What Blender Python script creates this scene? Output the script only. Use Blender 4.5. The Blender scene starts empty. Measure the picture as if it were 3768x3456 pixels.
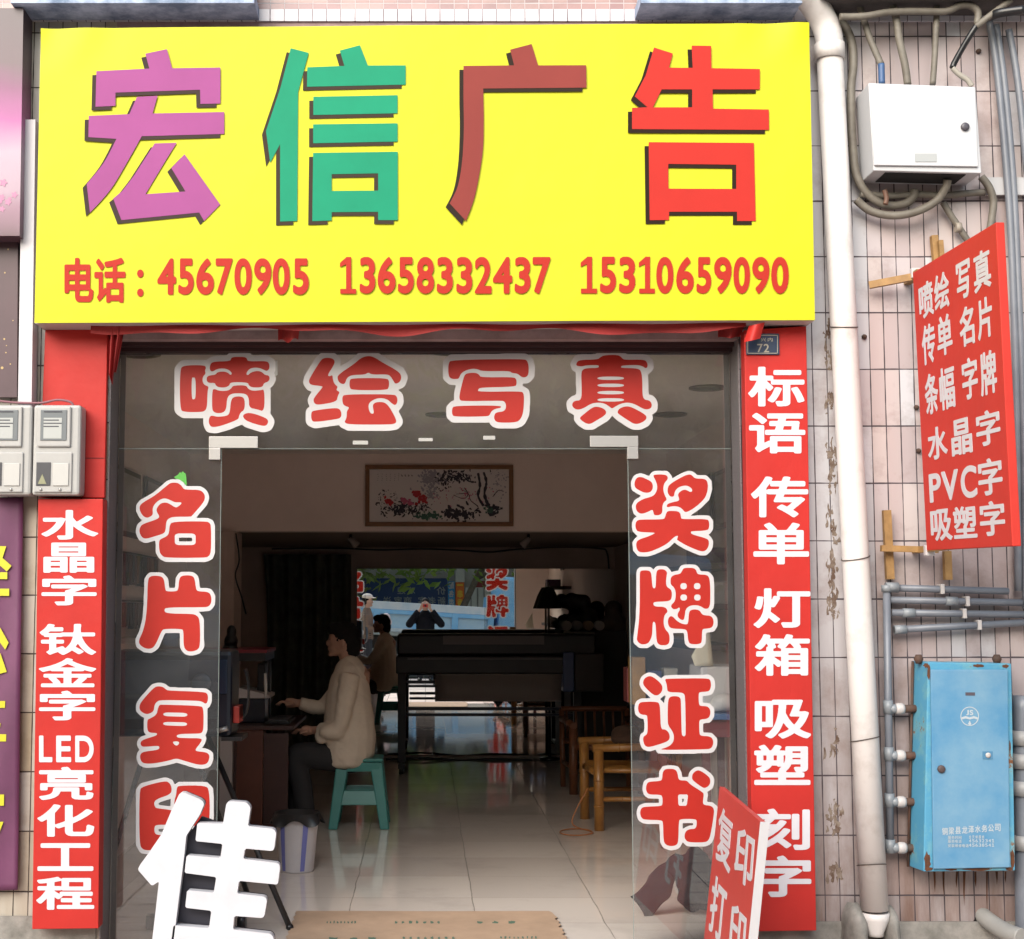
import bpy, bmesh, math, random
import numpy as np
from mathutils import Vector, Matrix, noise
R = math.radians
random.seed(7)
scene = bpy.context.scene
# ------------------------------------------------------------------ camera
CAM = Vector((0.0, -6.4, 1.46)); F = 5500.0; PITCH = R(5.21); VX = 1565.0; CY = 1728.0
cd = bpy.data.cameras.new('camera'); cam = bpy.data.objects.new('camera', cd)
scene.collection.objects.link(cam); scene.camera = cam
cam.location = CAM; cam.rotation_euler = (R(90) + PITCH, 0, 0)
cd.sensor_width = 36; cd.lens = 36 * F / 3768; cd.shift_x = (1884 - VX) / 3768
cd.clip_start = 0.05; cd.clip_end = 400
# ------------------------------------------------------------------ world, sun, exposure
SUN_EL, SUN_AZ = R(30), R(206)
w = bpy.data.worlds.new("World"); scene.world = w; w.use_nodes = True
nt = w.node_tree; bg = nt.nodes['Background']
sky = nt.nodes.new('ShaderNodeTexSky'); sky.sky_type = 'NISHITA'; sky.sun_disc = False
sky.sun_elevation = SUN_EL; sky.sun_rotation = SUN_AZ; sky.air_density = 1.6; sky.dust_density = 2.5; sky.ozone_density = 0.6
nt.links.new(sky.outputs[0], bg.inputs[0]); bg.inputs[1].default_value = 0.09
sl = bpy.data.lights.new('sun', 'SUN'); so = bpy.data.objects.new('sun', sl); scene.collection.objects.link(so)
sl.energy = 2.35; sl.angle = R(58); sl.color = (1, 0.985, 0.97)
sd = Vector((math.cos(SUN_EL) * math.sin(SUN_AZ), math.cos(SUN_EL) * math.cos(SUN_AZ), math.sin(SUN_EL)))
so.rotation_euler = sd.to_track_quat('Z', 'Y').to_euler(); so.location = (0, -10, 14)
vs = scene.view_settings; vs.view_transform = 'Standard'; vs.look = 'None'; vs.gamma = 1; vs.exposure = 1.42; vs.use_curve_mapping = False
cy = scene.cycles; cy.use_denoising = True; cy.transparent_max_bounces = 24; cy.max_bounces = 14; cy.diffuse_bounces = 10
cy.glossy_bounces = 6; cy.sample_clamp_indirect = 10.0; cy.caustics_reflective = False; cy.caustics_refractive = False

# ------------------------------------------------------------------ helpers
def ray(px, py):
    d = Vector(((px - VX) / F, 1.0, (CY - py) / F))
    c, s = math.cos(PITCH), math.sin(PITCH)
    return Vector((d.x, d.y * c - d.z * s, d.y * s + d.z * c))
def atY(px, py, Y): d = ray(px, py); return CAM + d * ((Y - CAM.y) / d.y)
def atX(px, py, X): d = ray(px, py); return CAM + d * ((X - CAM.x) / d.x)
def atZ(px, py, Z): d = ray(px, py); return CAM + d * ((Z - CAM.z) / d.z)
def atP(px, py, p0, n): d = ray(px, py); return CAM + d * ((p0 - CAM).dot(n) / d.dot(n))

OUTDOOR_DIM = 1.0     # light balance put into colour: outdoor surfaces darkened against the raised exposure
def lin(c):
    if isinstance(c, str):
        c = [int(c[i:i + 2], 16) / 255 for i in (0, 2, 4)]
        c = [x / 12.92 if x <= 0.04045 else ((x + 0.055) / 1.055) ** 2.4 for x in c]
    return tuple(x * OUTDOOR_DIM for x in c[:3]) + (1,)
MATS = {}
def mat(name, col, rough=0.5, metal=0.0, var=0.0, vscale=6.0, col2=None, bump=0.0, bscale=40.0, spec=0.5, detail=6, lo=0.35, hi=0.7, emit=None, coords='Object'):
    if name in MATS: return MATS[name]
    m = bpy.data.materials.new(name); m.use_nodes = True; t = m.node_tree; p = t.nodes['Principled BSDF']
    p.inputs['Roughness'].default_value = rough; p.inputs['Metallic'].default_value = metal
    p.inputs['Specular IOR Level'].default_value = spec
    c = lin(col); p.inputs['Base Color'].default_value = c
    tc = t.nodes.new('ShaderNodeTexCoord')
    if var > 0 or col2 is not None:
        n = t.nodes.new('ShaderNodeTexNoise'); n.inputs['Scale'].default_value = vscale; n.inputs['Detail'].default_value = detail; n.inputs['Roughness'].default_value = 0.65
        t.links.new(tc.outputs[coords], n.inputs['Vector'])
        r = t.nodes.new('ShaderNodeValToRGB'); r.color_ramp.elements[0].position = lo; r.color_ramp.elements[1].position = hi
        r.color_ramp.elements[0].color = c
        c2 = lin(col2) if col2 is not None else tuple(x * (1 - var) for x in c[:3]) + (1,)
        r.color_ramp.elements[1].color = c2
        t.links.new(n.outputs['Fac'], r.inputs[0]); t.links.new(r.outputs[0], p.inputs['Base Color'])
    if bump > 0:
        n2 = t.nodes.new('ShaderNodeTexNoise'); n2.inputs['Scale'].default_value = bscale; n2.inputs['Detail'].default_value = 4
        t.links.new(tc.outputs[coords], n2.inputs['Vector'])
        b = t.nodes.new('ShaderNodeBump'); b.inputs['Strength'].default_value = bump; b.inputs['Distance'].default_value = 0.01
        t.links.new(n2.outputs['Fac'], b.inputs['Height']); t.links.new(b.outputs[0], p.inputs['Normal'])
    if emit:
        p.inputs['Emission Color'].default_value = c; p.inputs['Emission Strength'].default_value = emit
    MATS[name] = m; return m

def tile_mat(name, tw, th, u0, v0, ramp, mortar, joint=0.03, dirt=0.25, rough=0.3, axes='XZ', dirtcol='5a4a3c', dscale=3.0, white_left=None, dirt_shade=0.0):
    """glazed wall tiles: one random shade per tile, dark joints, patchy grime (all in world position)"""
    m = bpy.data.materials.new(name); m.use_nodes = True; t = m.node_tree; L = t.links; N = t.nodes.new
    p = t.nodes['Principled BSDF']; p.inputs['Roughness'].default_value = rough
    g = N('ShaderNodeNewGeometry'); s = N('ShaderNodeSeparateXYZ'); L.new(g.outputs['Position'], s.inputs[0])
    def mth(op, a, b=None):
        n = N('ShaderNodeMath'); n.operation = op
        for i, x in enumerate((a, b)):
            if x is None: continue
            if isinstance(x, (int, float)): n.inputs[i].default_value = x
            else: L.new(x, n.inputs[i])
        return n.outputs[0]
    ax = {'X': s.outputs[0], 'Y': s.outputs[1], 'Z': s.outputs[2]}
    # joints are never ruler-straight
    wob = N('ShaderNodeTexNoise'); wob.inputs['Scale'].default_value = 2.3; L.new(g.outputs['Position'], wob.inputs['Vector'])
    wv = mth('MULTIPLY', mth('SUBTRACT', wob.outputs['Fac'], 0.5), 0.05)
    u = mth('ADD', mth('DIVIDE', mth('SUBTRACT', ax[axes[0]], u0), tw), wv)
    v = mth('ADD', mth('DIVIDE', mth('SUBTRACT', ax[axes[1]], v0), th), mth('MULTIPLY', wv, 0.5))
    fu, fv = mth('FLOOR', u), mth('FLOOR', v)
    cv = N('ShaderNodeCombineXYZ'); L.new(fu, cv.inputs[0]); L.new(fv, cv.inputs[1])
    wn = N('ShaderNodeTexWhiteNoise'); wn.noise_dimensions = '2D'; L.new(cv.outputs[0], wn.inputs['Vector'])
    rp = N('ShaderNodeValToRGB'); rp.color_ramp.interpolation = 'CONSTANT'
    while len(rp.color_ramp.elements) > 1: rp.color_ramp.elements.remove(rp.color_ramp.elements[-1])
    for i, (pos, c) in enumerate(ramp):
        e = rp.color_ramp.elements[0] if i == 0 else rp.color_ramp.elements.new(pos)
        e.position = pos; e.color = lin(c)
    L.new(wn.outputs['Value'], rp.inputs[0]); colr = rp.outputs[0]
    if white_left is not None:
        x1, c1 = white_left
        w2 = N('ShaderNodeTexWhiteNoise'); w2.noise_dimensions = '1D'; L.new(mth('ADD', mth('MULTIPLY', fu, 7.31), mth('MULTIPLY', fv, 3.17)), w2.inputs['W'])
        thr = mth('ADD', x1, mth('MULTIPLY', mth('SUBTRACT', w2.outputs['Value'], 0.55), 0.16))
        k = mth('LESS_THAN', mth('MULTIPLY', fu, tw), mth('SUBTRACT', thr, u0))
        mx = N('ShaderNodeMix'); mx.data_type = 'RGBA'; L.new(k, mx.inputs[0]); L.new(colr, mx.inputs[6]); mx.inputs[7].default_value = lin(c1); colr = mx.outputs[2]
    # shade variation inside a tile + grime
    n1 = N('ShaderNodeTexNoise'); n1.inputs['Scale'].default_value = dscale; n1.inputs['Detail'].default_value = 8; n1.inputs['Roughness'].default_value = 0.7
    L.new(g.outputs['Position'], n1.inputs['Vector'])
    r1 = N('ShaderNodeValToRGB'); r1.color_ramp.elements[0].position = 0.5; r1.color_ramp.elements[1].position = 0.78
    r1.color_ramp.elements[0].color = (0, 0, 0, 1); r1.color_ramp.elements[1].color = (dirt * 2,) * 3 + (1,)
    L.new(n1.outputs['Fac'], r1.inputs[0])
    m1 = N('ShaderNodeMix'); m1.data_type = 'RGBA'; L.new(r1.outputs[0], m1.inputs[0]); L.new(colr, m1.inputs[6]); m1.inputs[7].default_value = lin(dirtcol)
    if dirt_shade > 0:      # street dirt plus shade painted in towards the wall foot, in vertical runs
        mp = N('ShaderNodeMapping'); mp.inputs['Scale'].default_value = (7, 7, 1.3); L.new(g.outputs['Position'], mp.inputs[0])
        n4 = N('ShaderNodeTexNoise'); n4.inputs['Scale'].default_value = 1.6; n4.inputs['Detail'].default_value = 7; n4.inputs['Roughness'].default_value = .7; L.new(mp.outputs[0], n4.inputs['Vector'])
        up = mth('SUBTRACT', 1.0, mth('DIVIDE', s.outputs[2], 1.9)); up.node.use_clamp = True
        k4 = mth('MULTIPLY', mth('MULTIPLY', up, n4.outputs['Fac']), dirt_shade * 2); k4.node.use_clamp = True
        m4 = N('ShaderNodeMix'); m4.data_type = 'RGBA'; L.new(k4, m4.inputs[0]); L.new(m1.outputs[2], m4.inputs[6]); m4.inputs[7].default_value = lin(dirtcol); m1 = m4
    du = mth('ABSOLUTE', mth('SUBTRACT', mth('FRACT', u), 0.5)); dv = mth('ABSOLUTE', mth('SUBTRACT', mth('FRACT', v), 0.5))
    n3 = N('ShaderNodeTexNoise'); n3.inputs['Scale'].default_value = 9; L.new(g.outputs['Position'], n3.inputs['Vector'])
    jw = mth('MULTIPLY', n3.outputs['Fac'], 2 * joint)
    ju = mth('GREATER_THAN', du, mth('SUBTRACT', 0.5, mth('MULTIPLY', jw, 0.5)))
    jv = mth('GREATER_THAN', dv, mth('SUBTRACT', 0.5, mth('MULTIPLY', jw, 0.5 * tw / th * 1.3)))
    j = mth('MAXIMUM', ju, jv)
    m2 = N('ShaderNodeMix'); m2.data_type = 'RGBA'; L.new(j, m2.inputs[0]); L.new(m1.outputs[2], m2.inputs[6]); m2.inputs[7].default_value = lin(mortar)
    L.new(m2.outputs[2], p.inputs['Base Color'])
    b = N('ShaderNodeBump'); b.invert = True; b.inputs['Strength'].default_value = 0.6; b.inputs['Distance'].default_value = 0.004; L.new(j, b.inputs['Height']); L.new(b.outputs[0], p.inputs['Normal'])
    rr = mth('ADD', rough, mth('MULTIPLY', j, 0.5)); L.new(rr, p.inputs['Roughness'])
    MATS[name] = m; return m

def glass_mat():
    m = bpy.data.materials.new('shop_glass'); m.use_nodes = True; t = m.node_tree; t.nodes.clear(); N = t.nodes.new
    o = N('ShaderNodeOutputMaterial'); mx = N('ShaderNodeMixShader'); f = N('ShaderNodeFresnel'); f.inputs[0].default_value = 1.75
    tr = N('ShaderNodeBsdfTransparent'); tr.inputs[0].default_value = (0.97, 0.98, 0.975, 1); gl = N('ShaderNodeBsdfGlossy'); gl.inputs['Roughness'].default_value = 0.004
    # dust film, thickened to paint in the pane's pale reflected veil
    di = N('ShaderNodeBsdfDiffuse'); di.inputs[0].default_value = (0.52, 0.52, 0.53, 1)
    no = N('ShaderNodeTexNoise'); no.inputs['Scale'].default_value = 5; no.inputs['Detail'].default_value = 9; no.inputs['Roughness'].default_value = 0.75
    g = N('ShaderNodeNewGeometry'); t.links.new(g.outputs['Position'], no.inputs['Vector'])
    ra = N('ShaderNodeValToRGB'); ra.color_ramp.elements[0].position = 0.4; ra.color_ramp.elements[1].position = 0.85
    ra.color_ramp.elements[0].color = (0.022,) * 3 + (1,); ra.color_ramp.elements[1].color = (0.085,) * 3 + (1,)
    t.links.new(no.outputs['Fac'], ra.inputs[0])
    m2 = N('ShaderNodeMixShader'); t.links.new(ra.outputs[0], m2.inputs[0]); t.links.new(tr.outputs[0], m2.inputs[1]); t.links.new(di.outputs[0], m2.inputs[2])
    t.links.new(f.outputs[0], mx.inputs[0]); t.links.new(m2.outputs[0], mx.inputs[1]); t.links.new(gl.outputs[0], mx.inputs[2]); t.links.new(mx.outputs[0], o.inputs[0])
    return m

def empty(name, loc, label=None, cat=None, group=None):
    o = bpy.data.objects.new(name, None); scene.collection.objects.link(o); o.location = loc; o.empty_display_size = 0.1
    if label: o['label'] = label; o['category'] = cat
    if group: o['group'] = group
    return o
def tag(o, label, cat, group=None):
    o['label'] = label; o['category'] = cat
    if group: o['group'] = group
    return o
def rootloc(p):
    v = Vector((0, 0, 0))
    while p is not None: v = v + p.location; p = p.parent
    return v

class G:
    """collects geometry in world space, then links it as ONE mesh object"""
    def __init__(s): s.v = []; s.f = []; s.sm = []
    def quadlist(s, vs, fs, smooth=False):
        b = len(s.v); s.v += [Vector(v) for v in vs]
        for f in fs: s.f.append([b + i for i in f]); s.sm.append(smooth)
        return s
    def box(s, x0, x1, y0, y1, z0, z1):
        vs = [(x, y, z) for x in (x0, x1) for y in (y0, y1) for z in (z0, z1)]
        return s.quadlist(vs, [(0, 1, 3, 2), (4, 6, 7, 5), (0, 4, 5, 1), (2, 3, 7, 6), (0, 2, 6, 4), (1, 5, 7, 3)])
    def hexa(s, b, t):
        return s.quadlist(list(b) + list(t), [(3, 2, 1, 0), (4, 5, 6, 7), (0, 1, 5, 4), (1, 2, 6, 5), (2, 3, 7, 6), (3, 0, 4, 7)])
    def bar(s, a, b, w, h, up=(0, 0, 1)):
        a, b = Vector(a), Vector(b); d = (b - a).normalized(); u = Vector(up)
        if abs(d.dot(u)) > 0.95: u = Vector((0, 1, 0))
        r = d.cross(u).normalized() * w / 2; q = r.cross(d).normalized() * h / 2
        return s.hexa([a - r - q, a + r - q, a + r + q, a - r + q], [b - r - q, b + r - q, b + r + q, b - r + q])
    def tube(s, pts, r, n=10, cap=True, smooth=True, flat=1.0):
        pts = [Vector(p) for p in pts]; m = len(pts)
        rs = r if isinstance(r, (list, tuple)) else [r] * m
        b = len(s.v); prev = None
        for i, p in enumerate(pts):
            d = (pts[min(i + 1, m - 1)] - pts[max(i - 1, 0)]).normalized()
            if prev is None:
                u = Vector((0, 0, 1)) if abs(d.z) < 0.9 else Vector((1, 0, 0))
                u = (u - d * u.dot(d)).normalized()
            else: u = (prev - d * prev.dot(d)).normalized()
            prev = u; q = d.cross(u)
            for k in range(n):
                a = 2 * math.pi * k / n; s.v.append(p + (u * math.cos(a) + q * math.sin(a) * flat) * rs[i])
        for i in range(m - 1):
            for k in range(n):
                k2 = (k + 1) % n; s.f.append([b + i * n + k, b + i * n + k2, b + (i + 1) * n + k2, b + (i + 1) * n + k]); s.sm.append(smooth)
        if cap:
            s.f.append([b + k for k in range(n)][::-1]); s.sm.append(False); s.f.append([b + (m - 1) * n + k for k in range(n)]); s.sm.append(False)
        return s
    def lathe(s, c, prof, n=20, axis='Z', smooth=True, cap=True):
        c = Vector(c); b = len(s.v)
        for (r, h) in prof:
            for k in range(n):
                a = 2 * math.pi * k / n; x, y = r * math.cos(a), r * math.sin(a)
                s.v.append(c + (Vector((x, y, h)) if axis == 'Z' else Vector((x, h, y)) if axis == 'Y' else Vector((h, x, y))))
        for i in range(len(prof) - 1):
            for k in range(n):
                k2 = (k + 1) % n; s.f.append([b + i * n + k, b + i * n + k2, b + (i + 1) * n + k2, b + (i + 1) * n + k]); s.sm.append(smooth)
        if cap:
            s.f.append([b + k for k in range(n)][::-1]); s.sm.append(False); e = b + (len(prof) - 1) * n; s.f.append([e + k for k in range(n)]); s.sm.append(False)
        return s
    def ell(s, c, r, n=16, m=10, rot=None):
        c = Vector(c); b = len(s.v)
        for i in range(1, m):
            t = math.pi * i / m
            for k in range(n):
                a = 2 * math.pi * k / n
                v = Vector((r[0] * math.sin(t) * math.cos(a), r[1] * math.sin(t) * math.sin(a), r[2] * math.cos(t)))
                s.v.append(c + (rot @ v if rot else v))
        top = Vector((0, 0, r[2])); s.v.append(c + (rot @ top if rot else top)); s.v.append(c - (rot @ top if rot else top)); T, B = len(s.v) - 2, len(s.v) - 1
        for i in range(m - 2):
            for k in range(n):
                k2 = (k + 1) % n; s.f.append([b + i * n + k, b + (i + 1) * n + k, b + (i + 1) * n + k2, b + i * n + k2]); s.sm.append(True)
        for k in range(n):
            k2 = (k + 1) % n; s.f.append([T, b + k, b + k2]); s.sm.append(True); e = b + (m - 2) * n; s.f.append([B, e + k2, e + k]); s.sm.append(True)
        return s
    def sheet(s, fn, nu, nv, thick=None, smooth=True):
        """grid surface fn(u,v)->Vector; thick = fn offset vector for a back side"""
        b = len(s.v)
        for j in range(nv + 1):
            for i in range(nu + 1): s.v.append(Vector(fn(i / nu, j / nv)))
        W = nu + 1
        for j in range(nv):
            for i in range(nu): s.f.append([b + j * W + i, b + j * W + i + 1, b + (j + 1) * W + i + 1, b + (j + 1) * W + i]); s.sm.append(smooth)
        if thick is not None:
            o = Vector(thick); n0 = len(s.v); cnt = (nu + 1) * (nv + 1)
            for k in range(cnt): s.v.append(s.v[b + k] + o)
            for j in range(nv):
                for i in range(nu): s.f.append([n0 + j * W + i, n0 + (j + 1) * W + i, n0 + (j + 1) * W + i + 1, n0 + j * W + i + 1]); s.sm.append(smooth)
            rim = [i for i in range(nu + 1)] + [j * W + nu for j in range(1, nv + 1)] + [nv * W + i for i in range(nu - 1, -1, -1)] + [j * W for j in range(nv - 1, 0, -1)]
            for a, c in zip(rim, rim[1:] + rim[:1]): s.f.append([b + a, n0 + a, n0 + c, b + c]); s.sm.append(False)
        return s
    def rot(s, origin, eul):
        M = Matrix.Translation(origin) @ eul.to_matrix().to_4x4() @ Matrix.Translation(-Vector(origin)); s.v = [M @ v for v in s.v]; return s
    def build(s, name, m, parent=None, bevel=0.0, fix=True):
        me = bpy.data.meshes.new(name); off = rootloc(parent)
        me.from_pydata([tuple(v - off) for v in s.v], [], s.f)
        for p, sm in zip(me.polygons, s.sm): p.use_smooth = sm
        if fix:
            bm = bmesh.new(); bm.from_mesh(me); bmesh.ops.recalc_face_normals(bm, faces=bm.faces); bm.to_mesh(me); bm.free()
        o = bpy.data.objects.new(name, me); scene.collection.objects.link(o); me.materials.append(m)
        if parent is not None: o.parent = parent
        if bevel > 0:
            b = o.modifiers.new('bevel', 'BEVEL'); b.width = bevel; b.segments = 2; b.limit_method = 'ANGLE'; b.angle_limit = R(40)
        return o
def blob(g, name, m, parent, voxel=0.01, smooth=6):
    """fuses overlapping shapes into one continuous smooth surface"""
    o = g.build(name + '_raw', m, None, fix=False)
    r = o.modifiers.new('r', 'REMESH'); r.mode = 'VOXEL'; r.voxel_size = voxel; r.use_smooth_shade = True
    s = o.modifiers.new('s', 'SMOOTH'); s.factor = 0.5; s.iterations = smooth
    dg = bpy.context.evaluated_depsgraph_get(); me = bpy.data.meshes.new_from_object(o.evaluated_get(dg))
    bpy.data.objects.remove(o); off = rootloc(parent)
    me.transform(Matrix.Translation(-off)); me.name = name
    for p in me.polygons: p.use_smooth = True
    me.materials.clear(); me.materials.append(m)
    n = bpy.data.objects.new(name, me); scene.collection.objects.link(n)
    if parent is not None: n.parent = parent
    return n
def spline(pts, k=8):
    P = [Vector(p) for p in pts]; out = []
    for i in range(len(P) - 1):
        a, b, c, d = P[max(i - 1, 0)], P[i], P[i + 1], P[min(i + 2, len(P) - 1)]
        for j in range(k):
            t = j / k; out.append(0.5 * ((2 * b) + (c - a) * t + (2 * a - 5 * b + 4 * c - d) * t * t + (3 * b - a - 3 * c + d) * t ** 3))
    out.append(P[-1]); return out

# ------------------------------------------------------------------ lettering: outlines -> loops -> meshes
def chaikin(poly, it=2):
    for _ in range(it):
        out = []
        for a, b in zip(poly, poly[1:] + poly[:1]):
            out.append((a[0] * .75 + b[0] * .25, a[1] * .75 + b[1] * .25)); out.append((a[0] * .25 + b[0] * .75, a[1] * .25 + b[1] * .75))
        poly = out
    return poly
def raster(loops, x0, y0, nx, ny, h):
    X, Y = np.meshgrid(x0 + (np.arange(nx) + .5) * h, y0 + (np.arange(ny) + .5) * h); ins = np.zeros(X.shape, bool)
    for lp in loops:
        for (ax, ay), (bx, by) in zip(lp, lp[1:] + lp[:1]):
            if ay == by: continue
            c = ((ay > Y) != (by > Y)) & (X < (bx - ax) * (Y - ay) / (by - ay) + ax); ins ^= c
    return ins
def edt(mask):
    """distance of every cell to the nearest True cell"""
    ny, nx = mask.shape; INF = 1e6; f = np.where(mask, 0, INF)
    i = np.arange(nx); d2 = (i[:, None] - i[None, :]) ** 2
    g1 = np.stack([np.min(f[r][None, :] + d2, axis=1) for r in range(ny)])
    j = np.arange(ny); e2 = (j[:, None] - j[None, :]) ** 2
    g2 = np.stack([np.min(g1[:, c][None, :] + e2, axis=1) for c in range(nx)], axis=1)
    return np.sqrt(g2)
def sdf(mask): return edt(mask) - edt(~mask)
def blur(a, n=1):
    for _ in range(n):
        a = np.pad(a, 1, mode='edge'); a = (a[:-2] + 2 * a[1:-1] + a[2:]) / 4; a = (a[:, :-2] + 2 * a[:, 1:-1] + a[:, 2:]) / 4
    return a
def contours(S, level):
    """marching squares: closed loops where S crosses level (inside: S < level)"""
    S = np.pad(S, 1, constant_values=1e3); ny, nx = S.shape; seg = {}
    ins = S < level
    code = ins[:-1, :-1] * 1 + ins[:-1, 1:] * 2 + ins[1:, 1:] * 4 + ins[1:, :-1] * 8
    tab = {1: [(3, 0)], 2: [(0, 1)], 3: [(3, 1)], 4: [(1, 2)], 5: [(3, 2), (1, 0)], 6: [(0, 2)], 7: [(3, 2)], 8: [(2, 3)], 9: [(2, 0)], 10: [(0, 3), (2, 1)], 11: [(2, 1)], 12: [(1, 3)], 13: [(1, 0)], 14: [(0, 3)]}
    pos = {}
    def ep(r, c, e):
        if e == 0: k = (r, c, 0)
        elif e == 2: k = (r + 1, c, 0)
        elif e == 3: k = (r, c, 1)
        else: k = (r, c + 1, 1)
        if k not in pos:
            rr, cc, o = k; a = S[rr, cc]; b = S[rr, cc + 1] if o == 0 else S[rr + 1, cc]; a = max(min(a, 50), -50); b = max(min(b, 50), -50)
            t = (level - a) / (b - a) if b != a else .5; t = min(max(t, 0.02), .98)
            pos[k] = (cc + t - .5, rr - .5) if o == 0 else (cc - .5, rr + t - .5)
        return k
    for r, c in zip(*np.nonzero((code > 0) & (code < 15))):
        for a, b in tab[int(code[r, c])]: seg[ep(r, c, a)] = ep(r, c, b)
    loops = []
    while seg:
        k0, k = seg.popitem(); lp = [pos[k0]]
        while k != k0 and k in seg: lp.append(pos[k]); k = seg.pop(k)
        if len(lp) > 5: loops.append(lp)
    return loops
def thin(lp, tol):
    """drop points that lie on a straight run"""
    out = [lp[0]]; n = len(lp)
    for i in range(1, n):
        a, b, c = out[-1], lp[i], lp[(i + 1) % n]
        dx, dy = c[0] - a[0], c[1] - a[1]; L = math.hypot(dx, dy)
        if L > 1e-9 and abs((b[0] - a[0]) * dy - (b[1] - a[1]) * dx) / L < tol and L < tol * 60: continue
        out.append(b)
    return out
def fill(loops):
    """2-D fill with holes through a curve -> (verts, faces)"""
    cu = bpy.data.curves.new('tmp', 'CURVE'); cu.dimensions = '2D'; cu.fill_mode = 'FRONT'
    for lp in loops:
        sp = cu.splines.new('POLY'); sp.points.add(len(lp) - 1); sp.use_cyclic_u = True
        for q, (x, y) in zip(sp.points, lp): q.co = (x, y, 0, 1)
    o = bpy.data.objects.new('tmp', cu); scene.collection.objects.link(o)
    dg = bpy.context.evaluated_depsgraph_get(); me = o.evaluated_get(dg).to_mesh()
    vs = [(v.co.x, v.co.y) for v in me.vertices]; fs = [tuple(p.vertices) for p in me.polygons]
    o.evaluated_get(dg).to_mesh_clear(); bpy.data.objects.remove(o); bpy.data.curves.remove(cu)
    return vs, fs
FONT = None
GL = {}
ONE = [[(0, .84), (.42, 1), (.70, 1), (.70, .13), (1, .13), (1, 0), (.02, 0), (.02, .13), (.38, .13), (.38, .80), (0, .72)]]
def glyph(ch, bold):
    """loops of one character, normalised to its own box 0..1 (y up), stroke weight raised by bold (em)"""
    global FONT
    k = (ch, bold)
    if k in GL: return GL[k]
    if ch == '1': GL[k] = ONE; return ONE
    if FONT is None:
        cu = bpy.data.curves.new('f', 'FONT'); FONT = bpy.data.objects.new('f', cu); scene.collection.objects.link(FONT)
    FONT.data.body = ch; dg = bpy.context.evaluated_depsgraph_get(); ev = FONT.evaluated_get(dg); me = ev.to_mesh()
    V = np.array([v.co[:2] for v in me.vertices]); T = []
    for p in me.polygons:
        q = list(p.vertices)
        for i in range(1, len(q) - 1): T.append((q[0], q[i], q[i + 1]))
    ev.to_mesh_clear()
    lo, hi = V.min(0), V.max(0); h = max(hi - lo) / 150; pad = bold + 5 * h
    lo = lo - pad; n = np.ceil((hi + pad - lo) / h).astype(int); mk = np.zeros((n[1], n[0]), bool)
    for t in T:
        P = (V[list(t)] - lo) / h - .5; a = np.floor(P.min(0)).astype(int); b = np.ceil(P.max(0)).astype(int) + 1
        X, Y = np.meshgrid(np.arange(a[0], b[0]), np.arange(a[1], b[1]))
        d = [(P[(i + 1) % 3][0] - P[i][0]) * (Y - P[i][1]) - (P[(i + 1) % 3][1] - P[i][1]) * (X - P[i][0]) for i in range(3)]
        e = 1e-6; ok = ((d[0] >= -e) & (d[1] >= -e) & (d[2] >= -e)) | ((d[0] <= e) & (d[1] <= e) & (d[2] <= e))
        sl_ = mk[a[1]:b[1], a[0]:b[0]]; sl_ |= ok[:sl_.shape[0], :sl_.shape[1]]
    S = blur(sdf(mk), 1); lps = [thin(l, .12) for l in contours(S, bold / h)]
    A = np.concatenate([np.array(l) for l in lps]); mn, mx = A.min(0), A.max(0)
    GL[k] = [[((x - mn[0]) / (mx[0] - mn[0]), (y - mn[1]) / (mx[1] - mn[1])) for x, y in l] for l in lps]
    return GL[k]
def put(g, loops, fn, d0, d1):
    """flat lettering with a small thickness: fn(x,y,d) -> world; face at d1, back at d0"""
    vs, fs = fill(loops); g.quadlist([fn(x, y, d1) for x, y in vs], fs)
    for lp in loops:
        n = len(lp); v = [fn(x, y, d0) for x, y in lp] + [fn(x, y, d1) for x, y in lp]
        g.quadlist(v, [(i, (i + 1) % n, n + (i + 1) % n, n + i) for i in range(n)])
def frontal(Y):
    def fn(x, y, d): p = atY(x, y, Y); return Vector((p.x, Y - d, p.z))
    return fn
def text_px(g, items, Y, bold, d=0.0015):
    """characters on a wall-parallel face: (char, x0, y0, x1, y1) boxes"""
    fn = frontal(Y)
    for ch, x0, y0, x1, y1 in items:
        lp = [[(x0 + u * (x1 - x0), y1 - v * (y1 - y0)) for u, v in l] for l in glyph(ch, bold)]
        put(g, lp, fn, 0.0002, d)

# ------------------------------------------------------------------ materials
OUTDOOR_DIM = .57
PINK = tile_mat('pink_wall_tile', 0.0625, 0.2475, 1.30, 0.004, [(0, (.74, .63, .62)), (.22, (.69, .57, .56)), (.45, (.77, .66, .64)), (.62, (.63, .52, .52)), (.78, (.72, .63, .64)), (.92, (.82, .79, .82))], (.085, .065, .075), joint=0.072, dirt=.42, dirtcol='86685a', white_left=(1.86, 'dedce0'), dscale=2.4, dirt_shade=.75)
CREAM = tile_mat('cream_wall_tile', 0.0625, 0.2475, -1.664, 0.02, [(0, 'd8cfbd'), (.3, 'e2dccf'), (.6, 'cdc0a6'), (.8, 'e6e2da')], '453a32', joint=.072, dirt=.35, dirtcol='8a7350', dirt_shade=.4)
BAND = tile_mat('white_band_tile', 0.0625, 0.2475, -1.31, 4.105, [(0, 'ece8ee'), (.5, 'e4dfe6'), (.8, 'f0edf2')], '8a7a80', joint=.06, dirt=.12)
PINKTOP = tile_mat('upper_pink_tile', 0.0625, 0.2475, -1.31, 4.115, [(0, 'b58d8a'), (.4, 'ab8484'), (.7, 'bd9894')], 'd8cfd0', joint=.05, dirt=.25)
OUTDOOR_DIM = 1.0
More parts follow.
